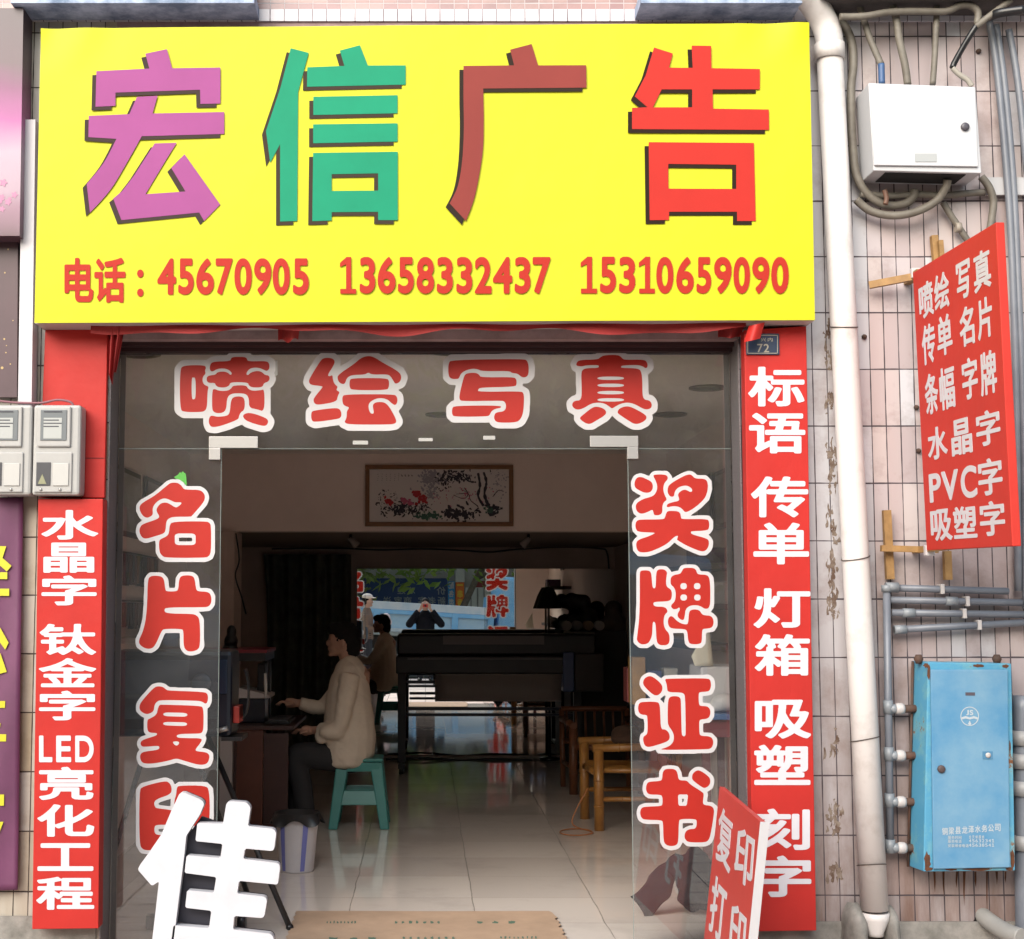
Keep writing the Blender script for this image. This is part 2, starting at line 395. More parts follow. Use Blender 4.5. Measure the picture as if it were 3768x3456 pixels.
FLOOR = tile_mat('floor_tile', 0.6, 0.6, 0.235, 0.07, [(0, (.66, .59, .53)), (.4, (.61, .545, .49)), (.7, (.69, .62, .56))], (.16, .14, .12), joint=.006, dirt=.20, rough=.055, axes='XY', dirtcol='8e8680', dscale=1.3)
PAVE = tile_mat('pavement_tile', 0.3, 0.3, 0, 0, [(0, 'c9bbb2'), (.4, 'c2b4ab'), (.7, 'd0c3ba')], '5e544c', joint=.03, dirt=.3, rough=.75, axes='XY')
OUTDOOR_DIM = .57
red = mat('red_vinyl', (.70, .036, .028), .5, var=.16, vscale=2.5, bump=.3, bscale=9, spec=.25)
red_dk = mat('red_cloth', (.50, .022, .020), .7, var=.3, vscale=5, bump=.2, bscale=30)
white_v = mat('white_vinyl', (1.0, .98, 1.0), .4)
white_p = mat('white_letter_paint', (.90, .89, .95), .45, var=.06, vscale=9)
yellow = mat('yellow_banner', (.82, .85, .012), .5, col2=(.74, .74, .012), vscale=2.2, bump=.25, bscale=5, spec=.25)
vin_red = mat('bubble_red_vinyl', (.76, .040, .026), .45, var=.1, vscale=7, spec=.3)
for m_ in (vin_red, white_v):
    t_ = m_.node_tree; p_ = t_.nodes['Principled BSDF']; tl = t_.nodes.new('ShaderNodeBsdfTranslucent'); mx_ = t_.nodes.new('ShaderNodeMixShader'); mx_.inputs[0].default_value = .22
    src = p_.inputs['Base Color'].links[0].from_socket if p_.inputs['Base Color'].links else None
    if src: t_.links.new(src, tl.inputs[0])
    else: tl.inputs[0].default_value = p_.inputs['Base Color'].default_value
    t_.links.new(p_.outputs[0], mx_.inputs[1]); t_.links.new(tl.outputs[0], mx_.inputs[2]); t_.links.new(mx_.outputs[0], t_.nodes['Material Output'].inputs[0])
granite = mat('grey_granite', '8f8a8c', .4, col2='6c666a', vscale=160, lo=.42, hi=.58)
dirtyplaster = mat('stained_pink_plaster', 'c0a4a2', .85, col2='8a6f6c', vscale=5, bump=.3, lo=.4, hi=.75)
OUTDOOR_DIM = 1.0
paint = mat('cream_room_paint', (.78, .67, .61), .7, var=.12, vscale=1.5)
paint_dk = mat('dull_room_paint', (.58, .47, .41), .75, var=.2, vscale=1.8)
ceil_m = mat('ceiling_paint', (.80, .76, .72), .7, var=.06, vscale=2)
OUTDOOR_DIM = .57
pvc = mat('white_drain_plastic', (1.0, .95, .92), .35, col2=(.70, .62, .57), vscale=6, lo=.52, hi=.82)
greyp = mat('grey_pipe_plastic', '8d929c', .4, col2='757a84', vscale=5)
conduit = mat('dusty_grey_conduit', '8f887c', .6, col2='6f675c', vscale=9, bump=.15, bscale=60)
whitebox = mat('white_enamel_box', (.80, .81, .84), .32, var=.05, vscale=4)
dark = mat('black_plastic', (.012, .012, .014), .35)
dark_m = mat('black_metal', (.030, .028, .030), .4, var=.3, vscale=8)
navy = mat('dark_navy_plastic', (.014, .020, .038), .3, var=.2, vscale=4)
rawwood = mat('raw_pine', 'c2975c', .65, col2='9a7442', vscale=14, bump=.1)
concrete = mat('mossy_concrete', 'b0aba4', .9, col2='83817a', vscale=7, bump=.6, bscale=25, lo=.4, hi=.65)
GLASS = glass_mat()
OUTDOOR_DIM = 1.0
MIR = mat('mirror_silver', (.86, .87, .86), .0, 1.0)

# ------------------------------------------------------------------ ground
o = G().box(-40, 40, -60, 0.12, -0.6, -0.165).build('road', mat('worn_concrete_road', (.20, .195, .19), .85, var=.3, vscale=2, bump=.3, bscale=90)); o['kind'] = 'structure'
o = G().box(-16, 16, -7.9, 0.12, -0.16, -0.02).build('pavement', PAVE, bevel=.01); o['kind'] = 'structure'
o = G().box(-16, 16, -26, -13.2, -0.16, -0.02).build('pavement', PAVE, bevel=.01); o['kind'] = 'structure'

OUTDOOR_DIM = .57
# ------------------------------------------------------------------ the shop building
XL, XR = -1.356, 1.351            # reveal of the shop opening
CE = 2.62                          # ceiling of the front room
B = empty('shop_building', (0, 0, 0), 'tiled terrace building with an open glazed ground floor shop front', 'building')
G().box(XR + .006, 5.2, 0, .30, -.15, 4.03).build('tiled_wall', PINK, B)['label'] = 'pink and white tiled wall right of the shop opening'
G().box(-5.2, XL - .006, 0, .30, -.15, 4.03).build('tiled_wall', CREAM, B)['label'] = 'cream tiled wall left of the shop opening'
G().box(XL - .006, XR + .006, 0, .30, 2.61, 4.03).build('lintel', dirtyplaster, B)
zb0, zb1 = atY(1700, 78, 0).z - .02, atY(1700, 38, 0).z
G().box(-5.2, 5.2, -.012, .30, 4.03, zb1).build('tile_band', BAND, B)
G().box(-5.2, 5.2, 0, .30, zb1, 7.5).build('upper_wall', PINKTOP, B)
for sx in (XL, XR):
    x0, x1 = (sx - .006, sx) if sx < 0 else (sx, sx + .006)
    G().box(x0, x1, -.012, .30, -.02, 2.61).build('door_jamb', granite, B)
G().box(XL, XR, .06, .20, 2.592, 2.61).box(XL, XR, .10, .19, 2.575, 2.592).build('head_frame', mat('brown_red_frame', (.05, .012, .012), .5), B)
# stains of old glue on the tiles beside the right pillar
# interior shell
G().box(-1.95, -1.8, .301, 8.4, -.02, 3.0).build('room_wall', paint, B)
G().box(1.85, 2.0, .301, 8.4, -.02, 3.0).build('room_wall', paint, B)
G().box(-1.8, XL - .007, .301, .34, -.02, CE).box(XR + .007, 1.85, .301, .34, -.02, CE).build('room_wall', paint, B)
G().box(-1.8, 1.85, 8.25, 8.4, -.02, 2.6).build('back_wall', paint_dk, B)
G().box(-1.8, 1.85, .301, 5.0, CE, CE + .1).build('ceiling', ceil_m, B)
BB = atY(1500, 1955, 5.0).z
G().box(-1.8, 1.85, 5.0, 5.2, BB, CE + .1).build('beam', paint, B)
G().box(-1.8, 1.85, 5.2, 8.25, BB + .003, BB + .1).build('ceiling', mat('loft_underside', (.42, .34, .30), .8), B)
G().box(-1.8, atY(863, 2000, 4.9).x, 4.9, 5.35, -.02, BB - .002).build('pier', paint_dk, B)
o = G().box(-1.8, 1.85, .12, 8.25, -.16, 0).build('shop_floor', FLOOR); o['kind'] = 'structure'
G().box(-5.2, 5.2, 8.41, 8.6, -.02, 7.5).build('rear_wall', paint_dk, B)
# canopy slabs over the sign (only their undersides show)
slab = mat('weathered_slab', 'd3e2ff', .8, col2='8093b2', vscale=7, bump=.3, lo=.38, hi=.62)
def bay(xa, xb):
    """tiled window bay jutting out above the sign"""
    zz = atY(300, 78, 0).z
    G().box(xa, xb, -.20, -.013, zz, zz + .05).build('bay_soffit', slab, B)
    G().box(xa + .01, xb - .01, -.19, -.013, zz + .05, zz + 1.4).build('bay_front', BAND, B)
bay(atY(85, 90, 0).x, atY(925, 40, -.3).x); bay(atY(2372, 60, -.3).x, atY(2910, 60, 0).x)
zz = atY(3400, 62, 0).z
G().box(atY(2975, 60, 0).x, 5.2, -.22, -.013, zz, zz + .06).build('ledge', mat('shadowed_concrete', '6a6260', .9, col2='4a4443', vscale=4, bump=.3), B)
G().box(atY(2975, 60, 0).x, 5.2, -.215, -.013, zz + .06, zz + .4).build('ledge_tiles', CREAM, B)

# ------------------------------------------------------------------ glass shop front and its bubble lettering
GY = .150
zt, zd = 2.574, atY(1500, 1650, GY).z
xg0, xg1 = atY(807, 2300, GY).x, atY(2318, 2300, GY).x
S = empty('glass_shopfront', (0, GY, 0), 'frameless glass shop front with red bubble characters and an open doorway', 'shopfront')
p = G().box(XL + .004, XR - .004, GY, GY + .010, zd, zt).build('transom_pane', GLASS, S)
G().box(XL + .004, xg0, GY, GY + .010, 0, zd - .003).build('side_pane', GLASS, S)
G().box(xg1, XR - .004, GY, GY + .010, 0, zd - .003).build('side_pane', GLASS, S)
edge = mat('polished_glass_edge', (.35, .42, .40), .15)
g = G(); g.box(xg0 - .001, xg0 + .001, GY - .001, GY + .011, 0, zd - .003); g.box(xg1 - .001, xg1 + .001, GY - .001, GY + .011, 0, zd - .003); g.box(XL + .004, XR - .004, GY - .001, GY + .011, zd - .003, zd - .001); g.build('pane_edge', edge, S)
clampm = mat('brushed_clamp', (.62, .60, .58), .35, .6)
for xs in ([(770, 1607, 950, 1650), (770, 1650, 812, 1693)], [(2170, 1605, 2348, 1646), (2307, 1646, 2348, 1690)]):
    g = G()
    for x0, y0, x1, y1 in xs:
        a, b = atY(x0, y0, GY), atY(x1, y1, GY); g.box(a.x, b.x, GY - .012, GY + .022, b.z, a.z)
    g.build('corner_clamp', clampm, S, bevel=.002)
a, b = atY(1001, 1327, GY), atY(1021, 1382, GY)
G().box(a.x, b.x, GY - .001, GY - .0004, b.z, a.z).build('tape_glint', mat('pale_tape_glint', (.55, .55, .52), .6), S)
for x0, y0, x1, y1 in ((1298, 1622, 1354, 1636), (1540, 1612, 1592, 1624), (1778, 1604, 1822, 1618)):  # pale reflections in the glass, painted on as small flat strips
    a, b = atY(x0, y0, GY), atY(x1, y1, GY); G().box(a.x, b.x, GY - .001, GY - .0004, b.z, a.z).build('tape_glint', MATS['pale_tape_glint'], S)
BUB = {
 'pen': ((600, 1280, 4.03), [
  [[(250,330),(300,260),(620,258),(640,300),(620,340),(635,385),(590,430),(585,500),(610,550),(680,575),(660,640),(655,880),(620,940),(560,955),(310,955),(250,910)], [(425,450),(445,440),(485,450),(485,745),(455,770),(425,755)]],
  [[(700,240),(750,205),(1000,200),(1010,150),(1060,135),(1200,135),(1245,155),(1255,205),(1520,195),(1575,225),(1580,310),(1540,350),(1500,330),(1430,300),(1340,295),(1270,320),(1230,390),(1260,410),(1300,365),(1400,340),(1470,360),(1510,405),(1570,410),(1585,460),(1560,505),(1495,525),(1480,575),(1430,590),(1320,590),(1270,560),(1260,515),(1000,510),(985,560),(930,590),(830,590),(780,560),(770,520),(680,525),(645,490),(650,430),(690,410),(780,400),(800,365),(880,350),(960,365),(1000,410),(1025,380),(980,330),(900,305),(800,315),(730,360),(690,330)]],
  [[(730,620),(770,610),(830,640),(960,640),(1015,600),(1035,560),(1235,555),(1260,610),(1330,640),(1450,630),(1505,615),(1505,950),(1400,915),(1275,890),(1275,760),(1240,690),(1150,675),(1010,680),(950,740),(940,900),(900,960),(820,975),(750,955),(725,900)]],
  [[(1005,780),(1050,725),(1170,720),(1215,770),(1210,920),(1150,960),(1125,1020),(1120,1060),(950,1130),(780,1180),(700,1170),(675,1100),(690,1020),(730,1005),(800,1025),(930,1015),(990,980)]],
  [[(1200,980),(1300,960),(1530,1040),(1565,1090),(1540,1150),(1480,1165),(1250,1095),(1180,1030)]]]),
 'hui': ((1080, 1280, 4.03), [
  [[(400,190),(450,150),(560,150),(615,190),(600,260),(500,410),(540,425),(580,400),(585,480),(610,540),(660,580),(630,630),(690,655),(655,720),(640,800),(400,845),(320,840),(290,780),(320,720),(430,590),(430,570),(260,555),(225,510),(240,450)]],
  [[(260,960),(300,930),(620,890),(690,910),(715,980),(700,1040),(640,1060),(320,1105),(265,1080)]],
  [[(660,400),(900,240),(1000,150),(1100,120),(1190,135),(1320,220),(1560,350),(1605,430),(1580,510),(1510,540),(1480,490),(1430,410),(1370,395),(1160,400),(1110,365),(1060,400),(860,405),(790,450),(770,520),(740,545),(680,520),(650,460)]],
  [[(830,490),(860,450),(1380,450),(1420,490),(1415,590),(1380,630),(870,630),(830,590)]],
  [[(720,730),(760,690),(1480,690),(1535,720),(1545,800),(1510,860),(1450,820),(1400,770),(1310,745),(1220,755),(1140,800),(1110,850),(1120,930),(1150,980),(1195,975),(1180,900),(1175,840),(1230,805),(1340,805),(1400,850),(1460,940),(1535,1090),(1500,1130),(1400,1140),(820,1140),(750,1105),(780,1060),(790,1000),(790,940),(830,885),(780,870),(730,840)]]]),
 'xie': ((1580, 1280, 4.03), [
  [[(280,230),(330,180),(1400,165),(1455,195),(1475,290),(1470,400),(1430,440),(1370,440),(1310,385),(1220,375),(1190,345),(780,350),(720,320),(640,310),(540,335),(470,380),(440,450),(420,465),(330,465),(280,420)]],
  [[(510,430),(540,385),(620,370),(700,375),(740,400),(760,440),(1240,435),(1290,460),(1295,540),(1270,580),(760,590),(720,620),(725,655),(1350,645),(1400,670),(1405,800),(1390,980),(1340,1080),(1260,1110),(1050,1112),(980,1095),(955,1040),(970,975),(1010,955),(1100,945),(1135,900),(1135,840),(1110,795),(1060,785),(490,795),(445,770),(445,690)]],
  [[(335,900),(370,860),(1050,855),(1070,890),(980,905),(920,940),(895,1000),(860,1020),(370,1025),(335,990)]]]),
 'zhen': ((2040, 1280, 4.03), [
  [[(320,240),(360,180),(640,175),(680,140),(740,110),(930,105),(985,130),(1010,165),(1060,180),(1330,175),(1375,215),(1385,280),(1355,310),(1310,275),(1230,255),(1000,265),(985,285),(1000,300),(1240,305),(1290,350),(1305,500),(1305,700),(1330,770),(1410,780),(1445,830),(1440,890),(1380,920),(1310,905),(1200,840),(1090,810),(980,830),(890,880),(855,905),(810,870),(740,825),(640,812),(540,830),(430,900),(340,925),(270,885),(260,830),(300,785),(400,780),(405,600),(395,380),(420,320),(500,300),(650,300),(660,270),(640,258),(480,260),(400,280),(330,270)],
   [(640,428),(1030,428),(1030,478),(640,478)], [(640,533),(1030,533),(1030,583),(640,583)], [(640,641),(1030,641),(1030,691),(640,691)], [(640,748),(1030,748),(1030,798),(640,798)]],
  [[(370,1040),(430,990),(560,885),(640,870),(740,905),(775,960),(740,1010),(620,1080),(540,1130),(480,1130),(400,1080)]],
  [[(930,960),(960,900),(1060,865),(1150,880),(1350,990),(1370,1040),(1340,1085),(1250,1130),(1180,1130),(1110,1090),(960,990)]]]),
 'ming': ((480, 1720, 4.863), [
  [[(165,690),(220,630),(450,500),(680,300),(740,275),(840,275),(910,320),(950,385),(1000,400),(1230,400),(1310,450),(1340,530),(1310,630),(1100,870),(1080,885),(780,885),(690,910),(640,970),(630,1140),(590,1190),(420,1240),(270,1285),(200,1250),(155,1150),(175,1060),(230,1010),(450,940),(530,890),(470,800),(465,740),(530,650),(620,625),(700,650),(810,725),(860,700),(920,645),(900,625),(800,630),(720,590),(620,550),(520,580),(430,660),(395,740),(405,840),(370,875),(300,910),(220,870),(165,770)]],
  [[(700,1040),(750,970),(1350,965),(1420,990),(1445,1060),(1445,1500),(1410,1590),(1340,1620),(640,1620),(560,1580),(515,1500),(510,1310),(560,1275),(650,1235),(690,1180)], [(795,1185),(980,1183),(1165,1185),(1168,1290),(1165,1390),(980,1392),(800,1390),(793,1290)]]]),
 'pian': ((480, 2080, 4.863), [
  [[(310,260),(360,190),(540,190),(605,250),(625,450),(660,470),(830,470),(860,420),(870,260),(910,185),(1090,180),(1150,230),(1175,430),(1210,470),(1400,475),(1450,560),(1450,670),(1400,745),(1300,755),(650,755),(600,800),(640,865),(1080,870),(1180,890),(1245,970),(1250,1440),(1200,1520),(1080,1550),(1000,1530),(950,1450),(950,1180),(920,1140),(610,1140),(560,1170),(440,1450),(360,1500),(260,1490),(160,1420),(150,1340),(220,1200),(275,980),(300,700)]]]),
 'fu': ((480, 2480, 4.863), [
  [[(160,580),(190,500),(420,240),(500,220),(580,230),(640,280),(680,300),(1320,320),(1385,360),(1390,470),(1355,545),(1280,495),(1200,480),(540,465),(470,500),(430,560),(420,660),(370,700),(290,725),(210,690),(165,640)]],
  [[(490,620),(520,555),(560,550),(1250,570),(1310,610),(1310,980),(1280,1060),(1200,1070),(840,1075),(820,1140),(1000,1150),(1290,1150),(1260,1230),(1160,1350),(1180,1385),(1350,1400),(1410,1440),(1415,1510),(1380,1600),(1300,1630),(1180,1620),(950,1550),(820,1510),(700,1550),(450,1600),(280,1610),(200,1580),(170,1500),(180,1430),(240,1390),(500,1360),(525,1310),(490,1285),(280,1305),(200,1300),(175,1240),(210,1180),(450,1110),(485,1075),(450,1055),(350,1055),(300,1010),(300,820),(350,800),(470,730)],
   [(590,690),(800,692),(1020,700),(1015,768),(800,762),(590,755)], [(588,860),(800,862),(1015,868),(1010,934),(800,928),(588,920)], [(735,1205),(895,1212),(825,1305)]]]),
 'yin': ((480, 2820, 2.905), [
  [[(95,260),(130,215),(370,155),(420,175),(445,240),(430,300),(280,350),(250,390),(265,440),(290,450),(430,465),(450,480),(450,600),(430,625),(270,625),(255,660),(260,720),(300,735),(420,740),(430,840),(340,890),(200,900),(130,890),(95,830)]],
  [[(495,230),(520,205),(800,205),(845,250),(850,560),(820,640),(720,660),(660,620),(640,560),(560,560),(540,800),(500,860),(470,700),(465,380),(490,300)]]]),
 'jiang': ((2300, 1700, 4.863), [
  [[(165,370),(200,290),(270,262),(370,300),(470,350),(500,420),(490,500),(440,550),(350,555),(250,510),(175,460)]],
  [[(500,250),(530,225),(730,225),(770,280),(750,330),(700,380),(680,480),(700,580),(755,680),(690,720),(665,800),(670,880),(640,950),(520,960),(505,900),(490,850),(400,900),(290,935),(210,890),(185,800),(210,730),(330,660),(500,615),(560,540),(580,440),(550,340)]],
  [[(760,480),(790,400),(1050,250),(1150,220),(1200,240),(1250,300),(1420,300),(1475,350),(1485,480),(1440,640),(1300,780),(1150,880),(1070,905),(1030,850),(960,800),(860,790),(740,820),(750,755),(850,720),(960,700),(970,660),(945,600),(960,550),(1030,500),(1100,500),(1180,550),(1210,500),(1150,440),(1070,420),(960,450),(890,520),(880,600),(860,625),(800,620),(760,550)]],
  [[(740,900),(780,875),(940,880),(990,920),(1000,1000),(1020,1025),(1470,1020),(1505,1070),(1505,1180),(1470,1230),(1200,1240),(1170,1255),(1200,1300),(1470,1370),(1505,1430),(1490,1530),(1430,1600),(1340,1600),(1100,1500),(950,1410),(925,1390),(950,1330),(930,1320),(870,1350),(750,1470),(550,1570),(400,1620),(260,1620),(205,1560),(195,1450),(240,1390),(400,1340),(545,1275),(500,1265),(240,1255),(195,1210),(180,1120),(210,1045),(300,1030),(690,1030),(715,990)]]]),
 'pai': ((2300, 2060, 4.863), [
  [[(260,250),(280,190),(430,190),(470,240),(485,450),(500,510),(540,510),(550,440),(555,230),(590,170),(700,170),(755,220),(740,300),(730,420),(750,490),(820,530),(840,600),(830,700),(790,740),(650,750),(520,755),(500,790),(530,840),(720,840),(770,930),(710,980),(690,1060),(690,1160),(720,1250),(790,1320),(800,1450),(770,1520),(680,1535),(600,1520),(560,1450),(550,1180),(530,1110),(500,1110),(490,1180),(485,1350),(440,1470),(370,1515),(280,1515),(210,1450),(215,1370),(250,1100),(265,700)]],
  [[(810,390),(820,310),(880,270),(980,255),(1010,220),(1040,155),(1100,145),(1220,145),(1270,180),(1290,250),(1340,265),(1460,270),(1510,320),(1525,500),(1525,760),(1510,840),(1480,875),(1420,880),(1350,830),(1260,810),(1150,825),(1080,890),(1070,1000),(1050,1080),(1000,1075),(945,1030),(935,970),(985,890),(970,850),(930,880),(870,890),(820,850),(830,800),(880,760),(905,680),(905,560),(870,490),(820,450)],
   [(990,418),(1103,418),(1103,528),(990,528)], [(1232,418),(1347,418),(1347,528),(1232,528)], [(990,622),(1106,622),(1106,730),(990,730)], [(1236,622),(1350,622),(1350,730),(1236,730)]],
  [[(1140,950),(1170,900),(1260,885),(1340,910),(1370,970),(1420,995),(1530,1000),(1580,1060),(1585,1150),(1550,1220),(1440,1235),(1390,1240),(1375,1290),(1375,1460),(1340,1510),(1180,1515),(1130,1470),(1115,1290),(1080,1240),(820,1235),(770,1170),(765,1070),(800,1010),(850,1010),(920,1090),(1000,1140),(1090,1160),(1130,1140)]]]),
 'zheng': ((2300, 2440, 4.863), [
  [[(315,360),(340,280),(420,230),(500,245),(640,360),(675,440),(650,530),(580,585),(500,570),(350,430)]],
  [[(230,790),(250,720),(300,695),(560,690),(620,730),(630,900),(640,1190),(720,1185),(780,1240),(805,1330),(770,1400),(600,1460),(420,1510),(350,1480),(320,1380),(330,1310),(390,1280),(405,1200),(400,960),(380,930),(290,925),(240,880)]],
  [[(710,290),(760,280),(1480,270),(1530,310),(1540,420),(1510,500),(1440,515),(1330,520),(1315,560),(1320,740),(1350,770),(1470,770),(1525,830),(1525,930),(1480,1000),(1340,1010),(1325,1060),(1330,1270),(1360,1305),(1520,1310),(1575,1370),(1580,1450),(1540,1530),(1460,1545),(800,1555),(610,1548),(750,1510),(850,1440),(880,1330),(850,1220),(770,1120),(760,1000),(765,680),(800,600),(920,590),(990,620),(1000,700),(1010,1260),(1030,1310),(1075,1310),(1085,1250),(1075,600),(1050,545),(980,525),(760,525),(750,430),(740,370)]]]),
 'shu': ((2300, 2800, 4.863), [
  [[(370,490),(390,400),(440,370),(640,360),(665,320),(670,210),(710,150),(800,140),(900,150),(940,220),(950,310),(980,350),(1110,350),(1160,420),(1390,560),(1410,600),(1390,740),(1410,790),(1530,800),(1590,850),(1590,960),(1530,1330),(1490,1430),(1420,1460),(1130,1460),(1070,1400),(1060,1330),(1090,1250),(1160,1220),(1270,1215),(1285,1080),(1260,1040),(990,1040),(960,1080),(955,1440),(920,1510),(820,1530),(720,1500),(685,1420),(680,1100),(650,1060),(350,1055),(290,1020),(265,930),(285,850),(340,820),(650,810),(670,770),(670,650),(640,605),(440,605),(390,570)],
   [(945,600),(1040,602),(1130,600),(1115,700),(1103,805),(1030,803),(955,805),(950,700)]],
  [[(1195,300),(1210,220),(1290,165),(1360,180),(1500,280),(1530,350),(1510,440),(1430,490),(1370,470),(1210,350)]]]),
}
PY = {'pen': '喷 over the doorway at far left', 'hui': '绘 over the doorway', 'xie': '写 over the doorway', 'zhen': '真 over the doorway at far right', 'ming': '名 at the top of the left pane', 'pian': '片 on the left pane', 'fu': '复 on the left pane', 'yin': '印 half hidden behind the white letter', 'jiang': '奖 at the top of the right pane', 'pai': '牌 on the right pane', 'zheng': '证 on the right pane', 'shu': '书 at the foot of the right pane'}
for key, ((ox, oy, sc), comps) in BUB.items():
    loops = [chaikin([(ox + x / sc, oy + y / sc) for x, y in l], 2) for c in comps for l in c]
    raw = [[(ox + x / sc, oy + y / sc) for x, y in l] for c in comps for l in c]
    A = np.concatenate([np.array(l) for l in raw]); h = 1.8; pad = 34
    x0, y0 = A.min(0) - pad; x1, y1 = A.max(0) + pad
    mk = raster(raw, x0, y0, int((x1 - x0) / h), int((y1 - y0) / h), h)
    rim = 22 if oy < 1500 else 14.5
    sd_ = blur(sdf(mk), 2); wl = [[(x0 + (x + .5) * h, y0 + (y + .5) * h) for x, y in thin(l, .15)] for l in contours(sd_, rim / h)]
    fn = frontal(GY)
    g = G(); put(g, wl + loops, fn, .0003, .0012); wo = g.build('bubble_character', white_v, S); wo['label'] = 'white edged red bubble character ' + PY[key]
    g = G(); put(g, loops, fn, .0004, .0013); g.build('red_fill', vin_red, wo)
# little green leaf sticker
g = G(); put(g, [chaikin([(640,1755),(655,1748),(662,1736),(668,1742),(672,1732),(678,1742),(684,1740),(688,1790),(682,1785),(672,1772),(658,1764),(646,1762)], 1)], frontal(GY), .0003, .0012)
g.build('leaf_sticker', mat('green_sticker', (.10, .50, .06), .4), S)

# ------------------------------------------------------------------ big yellow sign
SY = -.20
a, b = atY(150, 104, SY), atY(2977, 84, SY); c, d = atY(127, 1189, SY), atY(2999, 1178, SY)
SG = empty('shop_sign', (0, SY, c.z), 'big yellow sign with four coloured characters and phone numbers above the door', 'sign')
fnq = lambda u, v: (a.lerp(b, u)).lerp(c.lerp(d, u), v)
def front_sheet(u, v):
    p = fnq(u, v).copy()
    # gathered cloth at the top corners and slight ripple along the top edge
    k = max(0, 1 - v * 7); e = max(0, 1 - u * 8) + max(0, 1 - (1 - u) * 8)
    p.y = SY + .010 * math.sin(u * 75 + 9 * v) * k * e + .0015 * k * math.sin(u * 23) + .002 * math.sin(u * 9 + v * 4)
    return p
G().sheet(front_sheet, 160, 40).build('banner_face', yellow, SG)
q = [Vector((v.x, SY + .012, v.z)) for v in (c, d, b, a)]
ins = lambda v: Vector((v.x * .995, 0.0 - .014, v.z + (.012 if v.z < 3.5 else -.012)))
G().hexa([q[0], q[1], q[2], q[3]], [Vector((v.x, -.014, v.z)) for v in q]).build('sign_box', mat('pale_sign_box', (.72, .62, .60), .5, var=.15, vscale=3), SG)
for xx, tilt in ((a.lerp(c, .5).x, 0), (b.lerp(d, .5).x, 1)): pass
c1 = lambda L: [(x / 1.54, y / 1.54) for x, y in L]
c2 = lambda L: [(1200 + x / 1.54, y / 1.54) for x, y in L]
arc = lambda P, k=5: [(p.x, p.y) for p in spline([Vector((x, y, 0)) for x, y in P], k)]
HONG = [c1([(548,407),(848,392),(825,308),(947,282),(977,390),(1250,386),(1250,590),(1137,592),(1135,512),(656,528),(656,603),(543,608)]),
        c1([(505,660),(735,650),(778,552),(895,546),(866,646),(1272,638),(1272,762)] + arc([(805,775),(735,900),(630,1075),(512,1208)]) + arc([(493,1045),(590,925),(662,790)]) + [(503,780)]),
        c1([(878,816),(1003,812),(945,905),(826,1103),(1053,1088),(972,955),(1047,877),(1249,1162),(1158,1255),(1130,1207),(690,1250),(643,1128),(695,1085),(760,1000)])]
XIN = [c1([(1648,277),(1750,303),(1690,525),(1685,1255),(1588,1258),(1588,820),(1532,925),(1508,745),(1590,500)]),
       c1([(1742,385),(1952,377),(1926,290),(2040,260),(2085,375),(2299,374),(2299,483),(1740,495)]),
       c1([(1776,552),(2253,543),(2253,645),(1776,655)]), c1([(1775,708),(2253,702),(2253,805),(1775,815)]),
       c1([(1775,870),(2254,863),(2254,1250),(2143,1250),(2143,1203),(1880,1205),(1880,1252),(1770,1256)]), c1([(1880,990),(2143,985),(2143,1083),(1880,1085)])]
GUANG = [c2([(778,377),(1065,374),(1042,285),(1164,253),(1201,374),(1473,373),(1475,500),(890,505)] + arc([(893,640),(890,830),(870,980),(838,1130),(792,1255)]) + arc([(700,1155),(745,1060),(770,920),(780,740),(778,560)]))]
GAO = [[(2406,177),(2475,199),(2461,251),(2548,252),(2544,170),(2616,171),(2617,253),(2795,256),(2795,331),(2621,331),(2623,402),(2828,405),(2829,480),(2325,477),(2325,399),(2382,397),(2335,357),(2375,280)], [(2434,331),(2546,331),(2546,397),(2402,397)],
       [(2386,525),(2773,528),(2780,815),(2711,815),(2711,781),(2461,781),(2461,811),(2390,812)], [(2458,605),(2708,608),(2708,697),(2459,696)]]
def sub_even(g, loops, fn, d0, d1):   # separate strokes may touch: fill each outline on its own with its holes
    put(g, loops, fn, d0, d1)
for lab, L, colr, sh in (('purple character 宏', HONG, mat('purple_print', (.46, .10, .34), .6, var=.12, vscale=2, spec=.2), (.085, .062, .056)), ('green character 信', XIN, mat('green_print', (.004, .38, .20), .6, var=.15, vscale=3, spec=.2), (.08, .06, .046)), ('brick red character 广', GUANG, mat('brick_print', (.33, .050, .040), .6, var=.1, vscale=3, spec=.2), (.05, .036, .028)), ('bright red character 告', GAO, mat('bright_red_print', (.70, .032, .020), .6, var=.1, vscale=3, spec=.2), (.04, .026, .02))):
    g = G(); sub_even(g, L, frontal(SY), .0060, .0066); o = g.build('large_character', colr, SG); o['label'] = 'large ' + lab + ' with a dark drop shade'
    g = G(); sub_even(g, [[(x - 15, y + 14) for x, y in l] for l in L], frontal(SY), .0050, .0054); g.build('printed_shade', mat('shade_print_' + lab.split()[0], sh, .9, spec=.08), o)
ph = [('电', 237, 949, 344, 1112), ('话', 347, 949, 462, 1114)]
for ch, xa, xb in zip('45670905', (892,1010,1112,1222,1328,1440,1545,1660), (998,1098,1212,1318,1427,1537,1642,1750)): ph.append((ch, xa / 1.54, 951, xb / 1.54, 1085))
for ch, xa, xb in zip('13658332437', (78,190,292,407,512,627,738,842,945,1068,1170), (170,278,393,497,612,718,828,938,1055,1158,1272)): ph.append((ch, 1200 + xa / 1.54, 946, 1200 + xb / 1.54, 1081))
for ch, xa, xb in zip('1531', (1442,1552,1660,1772), (1535,1643,1752,1863)): ph.append((ch, 1200 + xa / 1.54, 945, 1200 + xb / 1.54, 1080))
